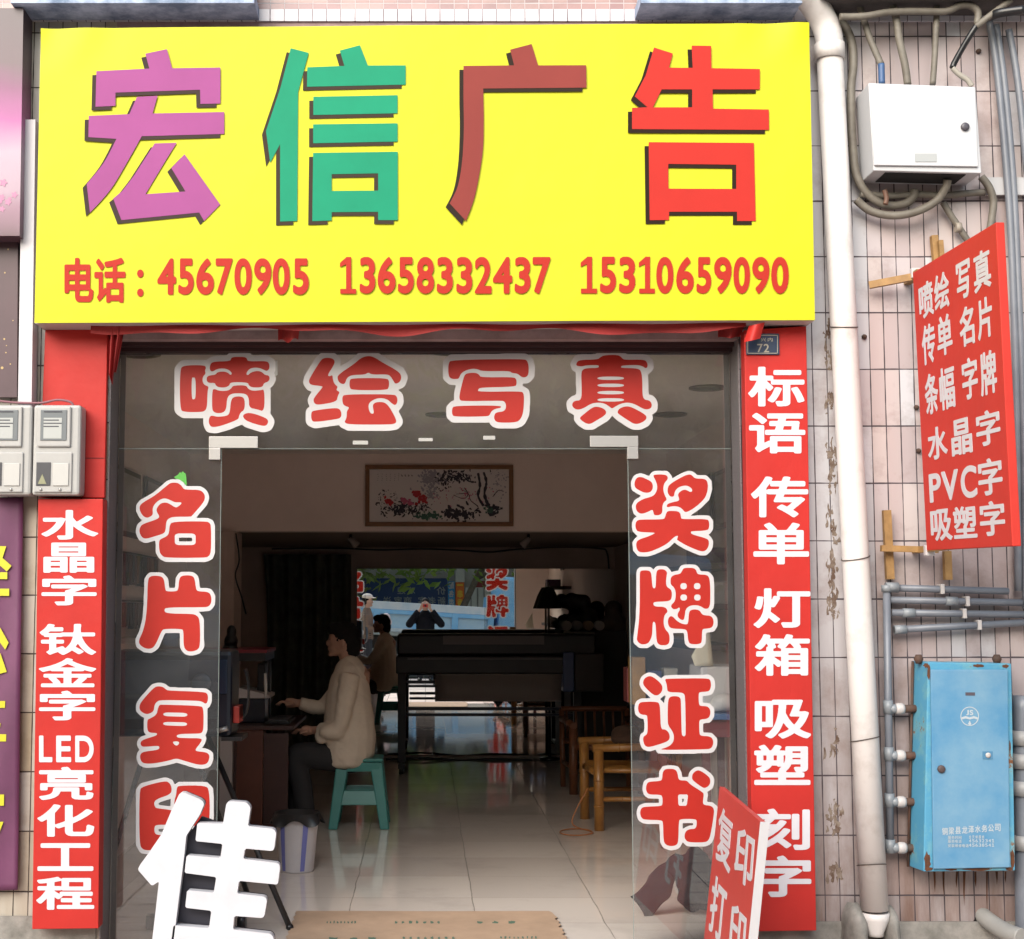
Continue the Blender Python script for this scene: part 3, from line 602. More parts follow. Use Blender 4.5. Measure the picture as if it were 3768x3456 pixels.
for ch, xa, xb in zip('0659090', (22,130,240,335,440,542,645), (115,225,320,430,530,635,740)): ph.append((ch, 2400 + xa / 1.473, 946, 2400 + xb / 1.473, 1081))
g = G(); text_px(g, ph[:10], SY - .0050, .034, .0008)
for yy in (1008, 1078): put(g, [[(517 + 12 * math.cos(t * .524), yy + 15 * math.sin(t * .524)) for t in range(12)]], frontal(SY), .0052, .0058)
PR_ = mat('phone_red_print', (.58, .030, .014), .6, spec=.2)
g.build('phone_number', PR_, SG)['label'] = 'red phone number 45670905 after the word for telephone'
g = G(); text_px(g, ph[10:21], SY - .0050, .034, .0008); g.build('phone_number', PR_, SG)['label'] = 'red phone number 13658332437'
g = G(); text_px(g, ph[21:], SY - .0050, .034, .0008); g.build('phone_number', PR_, SG)['label'] = 'red phone number 15310659090'

# ------------------------------------------------------------------ red pillar signs
def pillar(name, label, quad, thick, items, bold, bolder=None):
    """upright red box sign; quad = px corners of the front face TL TR BR BL"""
    Y = -thick - .014; P = [atY(x, y, Y) for x, y in quad]
    e = empty(name, (P[3].x, Y, P[3].z), label, 'sign')
    G().hexa([P[3], P[2], P[1], P[0]], [Vector((v.x, -.014, v.z)) for v in (P[3], P[2], P[1], P[0])]).build('sign_panel', red, e, bevel=.003)
    if items:
        g = G(); text_px(g, items, Y, bold); g.build('lettering', white_p, e)
    return e, P
pillar('pillar_sign', 'tall red sign with white characters on the right of the doorway', [(2738, 1215), (2967, 1200), (3004, 3425), (2772, 3428)], .075,
       [('标',2753,1350,2960,1496),('语',2756,1520,2963,1669),('传',2763,1754,2974,1904),('单',2772,1924,2977,2077),('灯',2773,2165,2982,2311),('箱',2777,2334,2980,2487),('吸',2777,2575,2984,2718),('塑',2775,2741,2982,2889),('刻',2779,2976,2980,3128),('字',2777,3149,2985,3301)], .030)
pillar('pillar_sign', 'red sign with white characters and LED on the left of the doorway', [(140, 1836), (379, 1836), (362, 3417), (118, 3420)], .085,
       [('水',153,1877,362,1986),('晶',160,1997,347,2108),('字',153,2118,356,2228),('钛',146,2296,354,2410),('金',143,2422,354,2529),('字',144,2542,351,2651),('L',144,2707,193,2805),('E',207,2707,262,2805),('D',277,2707,345,2805),('亮',144,2822,344,2944),('化',138,2960,347,3079),('工',138,3103,344,3205),('程',134,3227,347,3348)], .030)
e, P = pillar('pillar_panel', 'blank red panel behind the meters on the left of the doorway', [(166, 1212), (396, 1212), (384, 1832), (142, 1832)], .03, [], 0)
q0, q1 = atY(150, 1686, -.046), atY(392, 1686, -.046)
G().box(q0.x, q1.x, -.0455, -.0445, q0.z - .0015, q0.z + .0015).build('panel_seam', mat('seam_dark', (.12, .01, .01), .8), e)

# ------------------------------------------------------------------ red cloth strip and rags under the sign
g = G(); za = atY(1500, 1183, -.13).z + .03
def strip(u, v):
    x = -1.42 + u * 2.78; sag = .012 * math.sin(u * 17) + .008 * math.sin(u * 41 + 1)
    return Vector((x, -.13 + .018 * math.sin(u * 31) * v - .01 * v, za - v * (.075 + sag)))
g.sheet(strip, 120, 4); o = g.build('red_cloth_strip', red_dk); tag(o, 'long red cloth strip hanging just under the yellow sign', 'cloth')
def rag(px0, px1, y0, y1, Y, lab, fold=5, taper=.5):
    def fn(u, v):
        x = px0 + (px1 - px0) * (u * (1 - taper * v) + (0 if taper >= 0 else 0)); p = atY(x, y0 + (y1 - y0) * v * (1 - .12 * math.sin(u * 9)), Y)
        p.y += .02 * math.sin(u * fold * 3.1) - .01; return p
    tag(G().sheet(fn, 24, 14).build('red_cloth_rag', red_dk), lab, 'cloth')
rag(398, 462, 1200, 1392, -.10, 'folded red cloth end hanging beside the left door jamb', 5, .55)
rag(1024, 1106, 1195, 1256, -.05, 'short red cloth flap hanging over the doorway', 2, .1)
rag(2640, 2740, 1200, 1244, -.07, 'small red cloth tuck at the right end of the lintel', 3, .2)
tag(G().sheet(lambda u, v: atY(2755 + 60 * u - 18 * v, 1200 + 60 * v - 14 * u, -.16 - .03 * math.sin(u * 3) ), 10, 8).build('red_cloth_rag', red), 'bright red cloth corner drooping over the house number plate', 'cloth')

# ------------------------------------------------------------------ house number plate 72
a, b = atY(2744, 1228, -.094), atY(2868, 1306, -.094)
e = empty('house_number_plate', (a.x, -.094, b.z), 'small blue house number plate reading 72 on the red pillar', 'sign')
G().box(a.x, b.x, -.0985, -.0905, b.z, a.z).build('plate', mat('blue_enamel', (.020, .040, .110), .35, col2=(.035, .06, .10), vscale=20), e, bevel=.002)
g = G(); text_px(g, [('7', 2786, 1266, 2806, 1297), ('2', 2810, 1266, 2830, 1297)], -.0985, .012, .0012)
for x0, x1, y0, y1 in ((2750, 2862, 1233, 1235.5), (2750, 2862, 1299, 1301.5), (2750, 2752.5, 1233, 1301), (2859.5, 2862, 1233, 1301)):
    put(g, [[(x0, y0), (x1, y0), (x1, y1), (x0, y1)]], frontal(-.0985), .0003, .0012)
text_px(g, [('兴', 2800, 1243, 2818, 1257), ('内', 2825, 1243, 2843, 1257)], -.0985, .01, .0012)
g.build('plate_lettering', mat('plate_cream', (.5, .46, .36), .5), e)

# ------------------------------------------------------------------ white drain pipe
pb = atZ(3222, 3420, .12); PYY = -.085
e0, e1 = atY(3052, 180, PYY), atY(3214, 3330, PYY)
D = empty('drain_pipe', (e1.x, PYY, 0), 'white plastic drain pipe running down the wall right of the sign', 'drain pipe')
G().tube([e1 + Vector((.004, 0, -.02)), e1.lerp(e0, .3), e1.lerp(e0, .7), e0], .056, 24).build('pipe', pvc, D)
el = [e0 + Vector((0, 0, -.02)), e0 + Vector((-.002, 0, .06)), e0 + Vector((-.03, -.01, .13)), e0 + Vector((-.085, -.05, .19)), e0 + Vector((-.16, -.10, .235)), e0 + Vector((-.22, -.13, .32)), e0 + Vector((-.25, -.13, .5))]
G().tube(spline(el, 5), .059, 24).build('elbow', pvc, D)
G().lathe(e0, [(.058, -.05), (.065, -.05), (.065, .02), (.060, .02)], 24).build('collar', pvc, D)
def on(t): return e1.lerp(e0, t)
wire = mat('rusty_wire', (.10, .075, .06), .6)
for k, yy in enumerate((1240, 2093, 2745, 3190)):
    t = (3330 - yy) / (3330 - 180); p = on(t)
    G().tube([p + Vector((.0585 * math.cos(a), .0585 * math.sin(a), .012 * math.sin(a * 1 + k))) for a in [i * 2 * math.pi / 24 for i in range(25)]], .0022, 6).build('wire_tie', wire, D)
# tapered foot of the pipe and the concrete guards
G().lathe((e1.x + .006, PYY, e1.z - .01), [(.058, -.02), (.056, -.05), (.034, -.10), (.034, -.115), (.028, -.115)], 20).build('pipe_foot', pvc, D)
def guard(px0, px1, ytop, lab):
    x0, x1 = atY(px0, 3400, -.12).x, atY(px1, 3400, -.12).x; zt_ = atY(px0, ytop, -.12).z
    g = G(); 
    def fn(u, v):
        a = u * math.pi; cx, hw = (x0 + x1) / 2, (x1 - x0) / 2
        k = max(0, v - .62) / .38; r = math.sqrt(max(0, 1 - .86 * k * k))
        return Vector((cx - hw * math.cos(a) * r * (1 + .05 * math.sin(v * 7)) + .006 * noise.noise((u * 4, v * 5, px0)), -.015 - .14 * math.sin(a) ** .7 * r + .008 * noise.noise((u * 6, v * 6, 3)), -.02 + (zt_ + .02) * min(1, v) ))
    g.sheet(fn, 20, 16); n = len(g.v); g.v.append(Vector(((x0 + x1) / 2, -.05, zt_ + .004)))
    top = [n - 21 + i for i in range(21)]
    for i in range(20): g.f.append([top[i], top[i + 1], n]); g.sm.append(True)
    tag(g.build('concrete_guard', concrete), lab, 'concrete block', 'concrete guards at the drain pipe foot')
guard(3120, 3205, 3338, 'rounded concrete block left of the drain pipe foot')
guard(3262, 3322, 3348, 'rounded concrete block right of the drain pipe foot')

# ------------------------------------------------------------------ white electric box with its conduits
def pathY(pts, Y): return spline([atY(x, y, (Y if not isinstance(Y, (list, tuple)) else Y[i])) for i, (x, y) in enumerate(pts)], 6)
def pipe(name, pts, Y, r, m, lab, cat='cable', group=None, n=10):
    return tag(G().tube(pathY(pts, Y), r, n).build(name, m), lab, cat, group)
BY = -.205
P = [atY(x, y, BY) for x, y in ((3196, 305), (3590, 320), (3612, 638), (3215, 628))]
E = empty('electric_box', (P[3].x, BY, P[3].z), 'white metal electric box with a round lock on the pink wall', 'electric box')
bk = [Vector((v.x, -.014, v.z)) for v in P]
g = G(); g.hexa([P[3], P[2], P[1], P[0]], [bk[3], bk[2], bk[1], bk[0]]); g.build('cabinet', whitebox, E, bevel=.004)
dq = [atY(x, y, BY - .004) for x, y in ((3197, 318), (3586, 326), (3600, 612), (3212, 610))]
dq = [atY(x, y, BY) for x, y in ((3200, 319), (3584, 324), (3596, 616), (3214, 611))]
G().hexa([Vector((v.x, BY - .012, v.z)) for v in (dq[3], dq[2], dq[1], dq[0])], [Vector((v.x, BY - .001, v.z)) for v in (dq[3], dq[2], dq[1], dq[0])]).build('cabinet_door', whitebox, E, bevel=.003)
G().lathe(atY(3550, 468, BY - .012), [(.018, .0), (.018, -.008), (.014, -.012), (.004, -.012)], 20, 'Y').build('lock_knob', mat('dark_knob', (.09, .08, .10), .4), E)
a, b = atY(3366, 566, BY - .012), atY(3447, 596, BY - .012)
npl = G().box(a.x, b.x, BY - .0145, BY - .0125, b.z, a.z).build('name_plate', mat('plate_pale', (.55, .57, .57), .35), E)
a, b = atY(3240, 668, -.05), atY(3570, 690, -.05)
zf = lambda x: P[3].z + (P[2].z - P[3].z) * (x - P[3].x) / (P[2].x - P[3].x)
oa, ob = P[3].x + .055, P[2].x - .06
G().hexa([(oa, -.185, zf(oa) - .003), (ob, -.185, zf(ob) - .003), (ob, -.045, zf(ob) - .003), (oa, -.045, zf(oa) - .003)], [(oa, -.185, zf(oa) + .003), (ob, -.185, zf(ob) + .003), (ob, -.045, zf(ob) + .003), (oa, -.045, zf(oa) + .003)]).build('cable_opening', mat('black_void', (.01, .009, .009), .9), E)
cg = 'grey conduits feeding the electric box'
pipe('conduit', [(3155, 0), (3175, 60), (3200, 140), (3243, 240)], [-.10, -.10, -.10, -.12], .0145, conduit, 'grey conduit entering the box top beside a blue sleeve', group=cg)
pipe('conduit_sleeve', [(3243, 236), (3245, 310)], -.125, .0145, mat('blue_sleeve', (.06, .14, .32), .5), 'short blue sleeve just above the white electric box')
pipe('conduit', [(3278, 0), (3296, 60), (3310, 150), (3330, 240), (3340, 312)], -.12, .0165, conduit, 'thick grey conduit dropping to the middle of the box top', group=cg)
pipe('conduit', [(3450, 0), (3444, 100), (3440, 200), (3432, 312)], -.12, .0135, conduit, 'straight grey conduit dropping to the right of the box top', group=cg)
pipe('conduit', [(3090, 62), (3180, 60), (3270, 45), (3380, 42), (3480, 42), (3530, 22), (3570, 22), (3598, 45), (3595, 90)], -.16, .0155, conduit, 'grey conduit running level under the ledge and bending down', group=cg)
pipe('conduit', [(3720, 0), (3690, 22), (3640, 60), (3590, 100)], -.18, .0135, conduit, 'grey conduit slanting down from the upper right corner', group=cg)
pipe('wrapped_cable', [(3592, 96), (3570, 130), (3540, 180), (3510, 235), (3505, 250)], [-.18, -.17, -.15, -.13, -.13], [.013] * 24 + [.010], dark, 'black taped cable slanting above the white electric box')
pipe('conduit', [(3505, 250), (3530, 275), (3560, 295), (3576, 318)], -.13, .012, mat('pale_cable', 'b9b2a6', .6), 'pale cable pair bending into the right of the box top', group=cg)
pipe('cable_bundle', [(3640, 62), (3680, 48), (3768, 36)], [-.15, -.2, -.24], .020, dark, 'thick black cable bundle under the ledge at the right edge')
pipe('conduit', [(3025, 35), (3070, 60), (3110, 100), (3135, 160), (3140, 240), (3132, 320), (3133, 450), (3140, 560), (3150, 640), (3180, 700), (3225, 740), (3275, 757), (3330, 750), (3360, 725), (3366, 700)], -.05, .0185, conduit, 'thick grey conduit beside the drain pipe looping under the box', group=cg, n=12)
pipe('conduit', [(3150, 735), (3200, 775), (3265, 792), (3330, 790), (3395, 770), (3450, 735), (3480, 690), (3487, 662)], [-.06, -.06, -.07, -.08, -.09, -.1, -.12, -.13], .0175, conduit, 'grey conduit making the lower loop under the white box', group=cg, n=12)
pipe('conduit', [(3165, 715), (3280, 722), (3380, 716), (3470, 720), (3560, 712), (3622, 708)], -.04, .0155, conduit, 'level grey conduit running behind the loops under the box', group=cg)
pipe('conduit', [(3610, 650), (3640, 690), (3655, 740), (3650, 800), (3640, 860)], -.06, .0165, conduit, 'grey conduit curving down from the right corner of the box', group=cg)
pipe('conduit', [(3470, 745), (3500, 795), (3530, 840), (3580, 915)], -.04, .0145, conduit, 'grey conduit slanting down behind the red hanging sign', group=cg)
G().lathe(atY(3525, 838, -.045), [(.02, -.012), (.022, -.012), (.022, .012), (.02, .012)], 14, 'X').build('conduit_collar', mat('pale_collar', 'b5aa9c', .6), bpy.data.objects['conduit.008'] if False else None)
tag(bpy.data.objects['conduit_collar'], 'pale collar on the slanting conduit above the red hanging sign', 'fitting')
pipe('cable', [(3255, 700), (3262, 730), (3258, 752)], -.10, .011, mat('brown_cable', '7d5a48', .6), 'short brown cable hanging from the left of the box underside')
tag(G().box(atY(3630, 700, -.03).x, 3.2, -.035, -.014, atY(3630, 718, -.03).z, atY(3630, 654, -.03).z).build('cable_trunking', mat('white_trunking', (.70, .69, .70), .5, var=.15, vscale=5)), 'white cable trunking right of the electric box', 'trunking')

# ------------------------------------------------------------------ tall grey water pipes on the right
vg = 'upright grey water pipes at the right edge'
for (pts, r, lab) in (([(3640, 78), (3668, 250), (3698, 560), (3722, 900), (3738, 1400), (3747, 2175)], .0155, 'left upright grey water pipe behind the hanging sign'),
                      ([(3665, 92), (3695, 300), (3726, 640), (3745, 1000), (3766, 1600), (3775, 2240)], .0150, 'middle upright grey water pipe beside the hanging sign'),
                      ([(3712, 110), (3745, 300), (3780, 640)], .0150, 'short upright grey water pipe at the upper right edge')):
    pipe('upright_pipe', pts, -.05, r, greyp, lab, 'water pipe', vg, 12)
hg = 'level grey water pipes below the hanging sign'
joint = mat('pale_pipe_joint', '9aa0a6', .4)
clip = mat('white_clip', (.75, .70, .68), .5)
for k, (ya, yb, xa, xb) in enumerate(((2163, 2176, 3262, 3710), (2208, 2218, 3275, 3760), (2255, 2262, 3280, 3790), (2318, 2290, 3290, 3790))):
    a, b = atY(xa, ya, -.05), atY(xb, yb, -.05)
    e = empty('level_pipe', a, ('top', 'second', 'third', 'lowest')[k] + ' of the four level grey water pipes above the blue box', 'water pipe', hg)
    G().tube([a, a.lerp(b, .5), b], .0150, 12).build('pipe', greyp, e)
    j = a.lerp(b, (.0, .42, .08, .0)[k]); G().tube([j, j + (b - a).normalized() * .05], .0195, 12).build('coupling', joint, e)
    j = a.lerp(b, (.45, .58, .86, .62)[k]) if k != 2 else a.lerp(b, .52)
    G().box(j.x - .008, j.x + .008, -.072, -.014, j.z - .02, j.z + .022).build('pipe_clip', clip, e, bevel=.003)
# riser with its valves to the blue box
ra, rb = atY(3262, 2160, -.06), atY(3276, 3120, -.06)
e = empty('riser_pipe', rb, 'grey riser pipe with four branches beside the blue box', 'water pipe')
G().tube([ra, ra.lerp(rb, .5), rb], .0160, 12).build('pipe', greyp, e)
G().tube([ra + Vector((0, 0, -.02)), ra + Vector((0, 0, .008))], .022, 14).tube([ra + Vector((-.004, 0, 0)), ra + Vector((.05, 0, 0))], .0195, 12).build('elbow', joint, e)
rust = mat('rusty_iron', '6b4634', .8, col2='4d4640', vscale=20, bump=.3)
for yy in (2612, 2784, 2953, 3120):
    t = (yy - 2160) / 960; p = ra.lerp(rb, t)
    G().tube([p + Vector((0, 0, .035)), p + Vector((0, 0, -.02))], .021, 12).tube([p, p + Vector((.045, -.002, 0))], .0195, 12).build('tee_joint', joint, e)
    G().tube([p + Vector((.03, -.002, 0)), p + Vector((.038, -.002, 0)), p + Vector((.056, -.002, 0)), p + Vector((.066, -.002, 0))], [.021, .024, .024, .019], 12).build('union_nut', clip, e)
    G().tube([p + Vector((.06, -.002, 0)), p + Vector((.130, -.003, 0))], .0165, 12).build('iron_nipple', rust, e)
    G().tube([p + Vector((.118, -.003, 0)), p + Vector((.132, -.003, 0))], .019, 12).build('end_ring', mat('pale_iron', '9a8f80', .6), e)

# ------------------------------------------------------------------ blue water meter box
def rust_mat():
    m = bpy.data.materials.new('rust_edged_blue_enamel'); m.use_nodes = True; t = m.node_tree; L = t.links; N = t.nodes.new; p = t.nodes['Principled BSDF']; p.inputs['Roughness'].default_value = .45
    tc = N('ShaderNodeTexCoord'); n = N('ShaderNodeTexNoise'); n.inputs['Scale'].default_value = 6; n.inputs['Detail'].default_value = 8; n.inputs['Roughness'].default_value = .7; L.new(tc.outputs['Object'], n.inputs['Vector'])
    r = N('ShaderNodeValToRGB'); el = r.color_ramp.elements; el[0].position = .48; el[0].color = lin('5fb0d6'); el[1].position = .66; el[1].color = lin('6e3f24')
    k = el.new(.58); k.color = lin('7fc0d0'); k = el.new(.61); k.color = lin('9a6238')
    L.new(n.outputs['Fac'], r.inputs[0]); L.new(r.outputs[0], p.inputs['Base Color']); return m
WY = -.17
P = [atY(x, y, WY) for x, y in ((3415, 2437), (3722, 2442), (3736, 3204), (3398, 3208))]
W = empty('water_meter_box', (P[3].x, WY, P[3].z), 'rusty blue steel water meter box with white writing low on the wall', 'meter box')
bk = [Vector((v.x, -.014, v.z)) for v in P]
bk[0].x -= .02; bk[3].x -= .02
RB = rust_mat()
G().hexa([P[3], P[2], P[1], P[0]], [bk[3], bk[2], bk[1], bk[0]]).build('cabinet', RB, W, bevel=.004)
dq = [atY(x, y, WY) for x, y in ((3421, 2464), (3704, 2464), (3712, 3190), (3431, 3196))]
bluedoor = mat('faded_blue_enamel', (.085, .33, .60), .4, col2=(.30, .52, .68), vscale=2.6, lo=.35, hi=.7)
dr = G().hexa([Vector((v.x, WY - .014, v.z)) for v in (dq[3], dq[2], dq[1], dq[0])], [Vector((v.x, WY - .001, v.z)) for v in (dq[3], dq[2], dq[1], dq[0])]).build('cabinet_door', bluedoor, W, bevel=.003)
DY = WY - .014
g = G()
ring = lambda cx, cy_, r, n=36: [(cx + r * math.cos(i * 2 * math.pi / n), cy_ + r * 1.04 * math.sin(i * 2 * math.pi / n)) for i in range(n)]
put(g, [ring(3568, 2636, 34), ring(3568, 2636, 31)], frontal(DY), .0003, .0012)
text_px(g, [('J', 3555, 2613, 3565, 2632), ('S', 3568, 2613, 3581, 2632)], DY, .03, .0012)
put(g, [[(3538, 2640), (3553, 2635), (3568, 2640), (3583, 2635), (3598, 2640), (3597, 2648), (3583, 2644), (3568, 2648), (3553, 2644), (3539, 2648)]], frontal(DY), .0003, .0012)
put(g, [[(3568, 2652), (3574, 2664), (3568, 2670), (3562, 2664)]], frontal(DY), .0003, .0012)
g.build('round_emblem', mat('worn_white_stencil', (.62, .70, .76), .5), dr); g = G()
x = 3466
for i, ch in enumerate('铜梁县龙泽水务公司'): text_px(g, [(ch, x + i * 24.3, 3046 - i * 1.8, x + i * 24.3 + 21, 3073 - i * 1.8)], DY, .022, .0012)
for row, (yy, xs, s_) in enumerate(((3076, '服务时间', '全天候服务'), (3090, '服务电话', '45632341'), (3106, '安装维修电话', '45638541'))):
    for i, ch in enumerate(xs): text_px(g, [(ch, 3488 + i * 13, yy, 3499 + i * 13, yy + 12)], DY, .01, .0012)
    for i, ch in enumerate(s_): text_px(g, [(ch, 3565 + i * 12, yy - 2, 3574 + i * 12, yy + 10)], DY, .01, .0012)
g.build('stencil_writing', mat('worn_white_stencil', (.62, .70, .76), .5), dr)
G().lathe(atY(3463, 2830, DY), [(.016, 0), (.016, -.006), (.012, -.010), (.003, -.010)], 18, 'Y').build('lock_knob', mat('rust_knob', '5c4a48', .6), dr)
a, b = atY(3615, 2765, DY), atY(3653, 2794, DY)
G().box(a.x, b.x, DY - .002, DY - .0003, b.z, a.z).build('label_patch', mat('blue_patch', (.10, .30, .50), .5), dr)
G().lathe(atY(3635, 2779, DY), [(.011, -.003), (.011, -.005), (.003, -.005)], 12, 'Y').build('sticker', clip, dr)
a, b = atY(3552, 2548, DY), atY(3588, 2560, DY)
G().box(a.x, b.x, DY - .001, DY - .0002, b.z, a.z).build('paint_chip', mat('chip_brown', '5d5560', .7), dr)
for px in (3372, 3660): G().lathe(atY(px + 8, 2425, WY + .06), [(.012, -.02), (.02, 0), (.012, .018)], 12).build('hinge_bolt', rust, W)
g = G(); rr = random.Random(8)
def rustpatch(x, y, rx, ry, Yf, n=18):
    ph_ = rr.uniform(0, 50); put(g, [[(x + rx * (.65 + .7 * abs(noise.noise((math.cos(i * 6.283 / n) * 2, math.sin(i * 6.283 / n) * 2, ph_)))) * math.cos(i * 6.283 / n), y + ry * (.65 + .7 * abs(noise.noise((math.cos(i * 6.283 / n) * 2, math.sin(i * 6.283 / n) * 2, ph_ + 9)))) * math.sin(i * 6.283 / n)) for i in range(n)]], frontal(Yf), .0002, .0007 + rr.uniform(0, .0003))
for x, y, rx, ry in ((3408, 2448, 12, 10), (3418, 2475, 7, 34), (3600, 2450, 26, 7), (3700, 2452, 16, 8), (3412, 3170, 14, 40), (3418, 3198, 20, 9), (3600, 3199, 60, 6), (3725, 3160, 9, 44), (3715, 3198, 18, 8), (3716, 2750, 4, 30), (3500, 3200, 30, 5)): rustpatch(x, y, rx, ry, WY)
for x in (3440, 3472, 3520, 3548, 3590, 3632, 3668, 3700):
    ln = rr.uniform(40, 190); put(g, [[(x - rr.uniform(2, 6), 3207), (x + rr.uniform(2, 6), 3207), (x + rr.uniform(1, 4), 3207 + ln * .5), (x + rr.uniform(-.5, 1.5), 3207 + ln), (x - rr.uniform(1, 4), 3207 + ln * .6)]], frontal(0), .0002, .0008)
g.build('rust_patch', mat('rust_orange', '7d4a2a', .9, col2='4f3220', vscale=25), W)
# dark rusty side with notched openings
G().tube([Vector((bk[0].x - .004, -.05, P[0].z)), Vector((bk[3].x - .004, -.05, P[3].z))], .006, 8).build('side_rim', rust, W)

# pipe stub and hole at the bottom right
e = empty('waste_pipe', atY(3640, 3400, -.05), 'pale waste pipe poking out of a broken hole at the wall foot', 'waste pipe')
G().tube(pathY([(3592, 3350), (3640, 3390), (3700, 3428), (3760, 3450)], [.05, -.03, -.12, -.2]), .036, 16).build('pipe', mat('pale_waste_pipe', 'b9b7b2', .5, var=.2), e)
g = G(); put(g, [[(3590,3375),(3575,3400),(3560,3430),(3570,3470),(3640,3480),(3650,3440),(3660,3400),(3650,3372),(3630,3358),(3605,3360)]], frontal(0), .0004, .0022); g.build('broken_hole', mat('hole_black', (.008, .007, .006), 1), e)
gx = 'grey pipes stacked at the right edge'
pipe('corner_pipe', [(3762, 2560), (3768, 3000), (3775, 3460)], -.09, .042, greyp, 'thick grey pipe at the right edge beside the blue box', 'water pipe')
for yy in (2715, 2800, 2900, 3100):
    c_ = atY(3764 + (yy - 2700) * .012, yy, -.09); G().lathe(c_, [(.048, -.03), (.052, -.03), (.052, .03), (.048, .03)], 20).build('pipe_socket', mat('pale_socket', 'a9a8a8', .5), bpy.data.objects['corner_pipe'])

# ------------------------------------------------------------------ red hanging blade sign with timber brackets
BX = 2.094; T_ = .016
Q = [atX(3372, 1004, BX), atX(3680, 818, BX), atX(3742, 2010, BX), atX(3424, 2026, BX)]   # wall top, outer top, outer bottom, wall bottom
H = empty('hanging_sign', (BX, Q[3].y, Q[3].z), 'red hanging sign with white characters jutting out from the wall', 'sign')
G().hexa([v + Vector((-T_, 0, 0)) for v in Q], [v + Vector((T_, 0, 0)) for v in Q]).build('sign_panel', mat('red_sign_cloth', (.80, .055, .038), .6, var=.12, vscale=3, spec=.2, bump=.25, bscale=8), H, bevel=.003)
pale = mat('torn_white_edge', (.75, .70, .70), .6)
for v in (Q[0], Q[3]): G().box(BX - T_ - .004, BX + T_ + .004, v.y, v.y + .03, v.z - .022, v.z + .022).build('torn_corner', pale, H, bevel=.004)
def bl(u, v): return (Q[0].lerp(Q[1], u)).lerp(Q[3].lerp(Q[2], u), v)
U = lambda t: t * 1.178 / (1 + .178 * t)
rows = [('喷', .06, .227, .06, .186), ('绘', .242, .415, .06, .186), ('写', .508, .67, .062, .186), ('真', .714, .913, .062, .19),
        ('传', .07, .222, .212, .352), ('单', .25, .423, .208, .345), ('名', .518, .687, .215, .345), ('片', .73, .903, .215, .345),
        ('条', .075, .226, .387, .53), ('幅', .247, .424, .385, .53), ('字', .516, .695, .385, .52), ('牌', .731, .92, .387, .525),
        ('水', .078, .305, .578, .69), ('晶', .354, .596, .574, .693), ('字', .65, .93, .572, .682),
        ('P', .07, .204, .736, .836), ('V', .215, .41, .736, .836), ('C', .44, .624, .733, .838), ('字', .645, .925, .723, .838),
        ('吸', .064, .31, .862, .969), ('塑', .33, .6, .862, .967), ('字', .64, .93, .857, .965)]
g = G()
for ch, t0, t1, v0, v1 in rows:
    u0, u1 = U(t0), U(t1); lp = [[(u0 + (u1 - u0) * x, v1 - (v1 - v0) * y) for x, y in l] for l in glyph(ch, .026)]
    put(g, lp, lambda x, y, d: bl(x, y) + Vector((-T_ - d, 0, 0)), .0003, .0015)
g.build('lettering', white_p, H)
K = empty('sign_bracket', (BX, -.02, Q[0].z), 'raw timber bracket carrying the top of the red hanging sign', 'bracket')
G().bar(atY(3198, 1050, -.06), Q[0] + Vector((0, .02, -.012)), .025, .03).build('timber', rawwood, K)
G().bar(Q[0] + Vector((0, -.05, -.01)), Vector((BX, -.005, Q[0].z - .01)), .03, .03).build('timber', rawwood, K)
a, b = atY(3436, 868, -.03), atY(3450, 1010, -.03); G().bar(a, b, .028, .03, (0, 1, 0)).bar(atY(3460, 885, -.06), atY(3470, 1010, -.06), .02, .02, (0, 1, 0)).build('upright_timber', rawwood, K)
K = empty('sign_bracket', (BX, -.02, Q[3].z), 'raw timber bracket carrying the foot of the red hanging sign', 'bracket')
G().bar(atY(3262, 1878, -.03), atY(3275, 2132, -.03), .033, .026, (0, 1, 0)).build('upright_timber', rawwood, K)
G().bar(atY(3242, 2018, -.075), atY(3450, 2024, -.075), .03, .026).build('timber', rawwood, K)
G().bar(atY(3484, 2028, -.04), atY(3488, 2134, -.04), .03, .03, (0, 1, 0)).build('upright_timber', rawwood, K)
G().bar(Q[3] + Vector((0, -.3, .008)), Vector((BX, -.005, Q[3].z + .008)), .028, .026).build('timber', rawwood, K)
for i, (px, py) in enumerate(((3372, 1500), (3380, 1660), (3180, 1240), (3600, 190))):
    tag(G().lathe(atY(px, py, -.004), [(.012, .0), (.009, -.012), (.003, -.02)], 10, 'Y').build('wall_bolt', rust), ('rusty bolt head in the wall left of the hanging sign, upper one', 'rusty bolt head in the wall left of the hanging sign, lower one', 'rusty bolt on the wall beside the drain pipe wire', 'rusty nail stub on the wall above the white electric box')[i], 'bolt')

# ------------------------------------------------------------------ glue residue left on the white tiles
gl = mat('old_glue_stain', '6e5546', .9, col2='a39486', vscale=22, lo=.38, hi=.62)
g = G(); rr = random.Random(5)
spots = [1205, 1225, 1240, 1290, 1330, 1480, 1500, 1640, 1660, 1680, 1700, 1740, 1760, 1790, 1880, 1900, 1940, 1980, 2060, 2080, 2120, 2160, 2190, 2230, 2250, 2700, 2740, 2750, 2960, 2990, 3010, 3040, 3060, 3200, 3220]
for k in range(230):
    y = rr.choice(spots) + rr.uniform(-26, 26)
    xc = 3050 + (y - 1200) * .0135 + rr.gauss(0, 10 if y < 2400 else 14); w_, h_ = rr.uniform(1.5, 7.5), rr.uniform(6, 34)
    n_ = 14; ph_ = rr.uniform(0, 9)
    pts = [(xc + w_ * math.cos(a) * (.55 + .9 * abs(noise.noise((a * 1.7, ph_, k)))) + 3 * math.sin(a * 2 + ph_), y + h_ * math.sin(a) * (.55 + .8 * abs(noise.noise((a * 2.1, k, ph_))))) for a in [i * 2 * math.pi / n_ for i in range(n_)]]
    put(g, [pts], frontal(0), .0002, .0005 + .000004 * k)
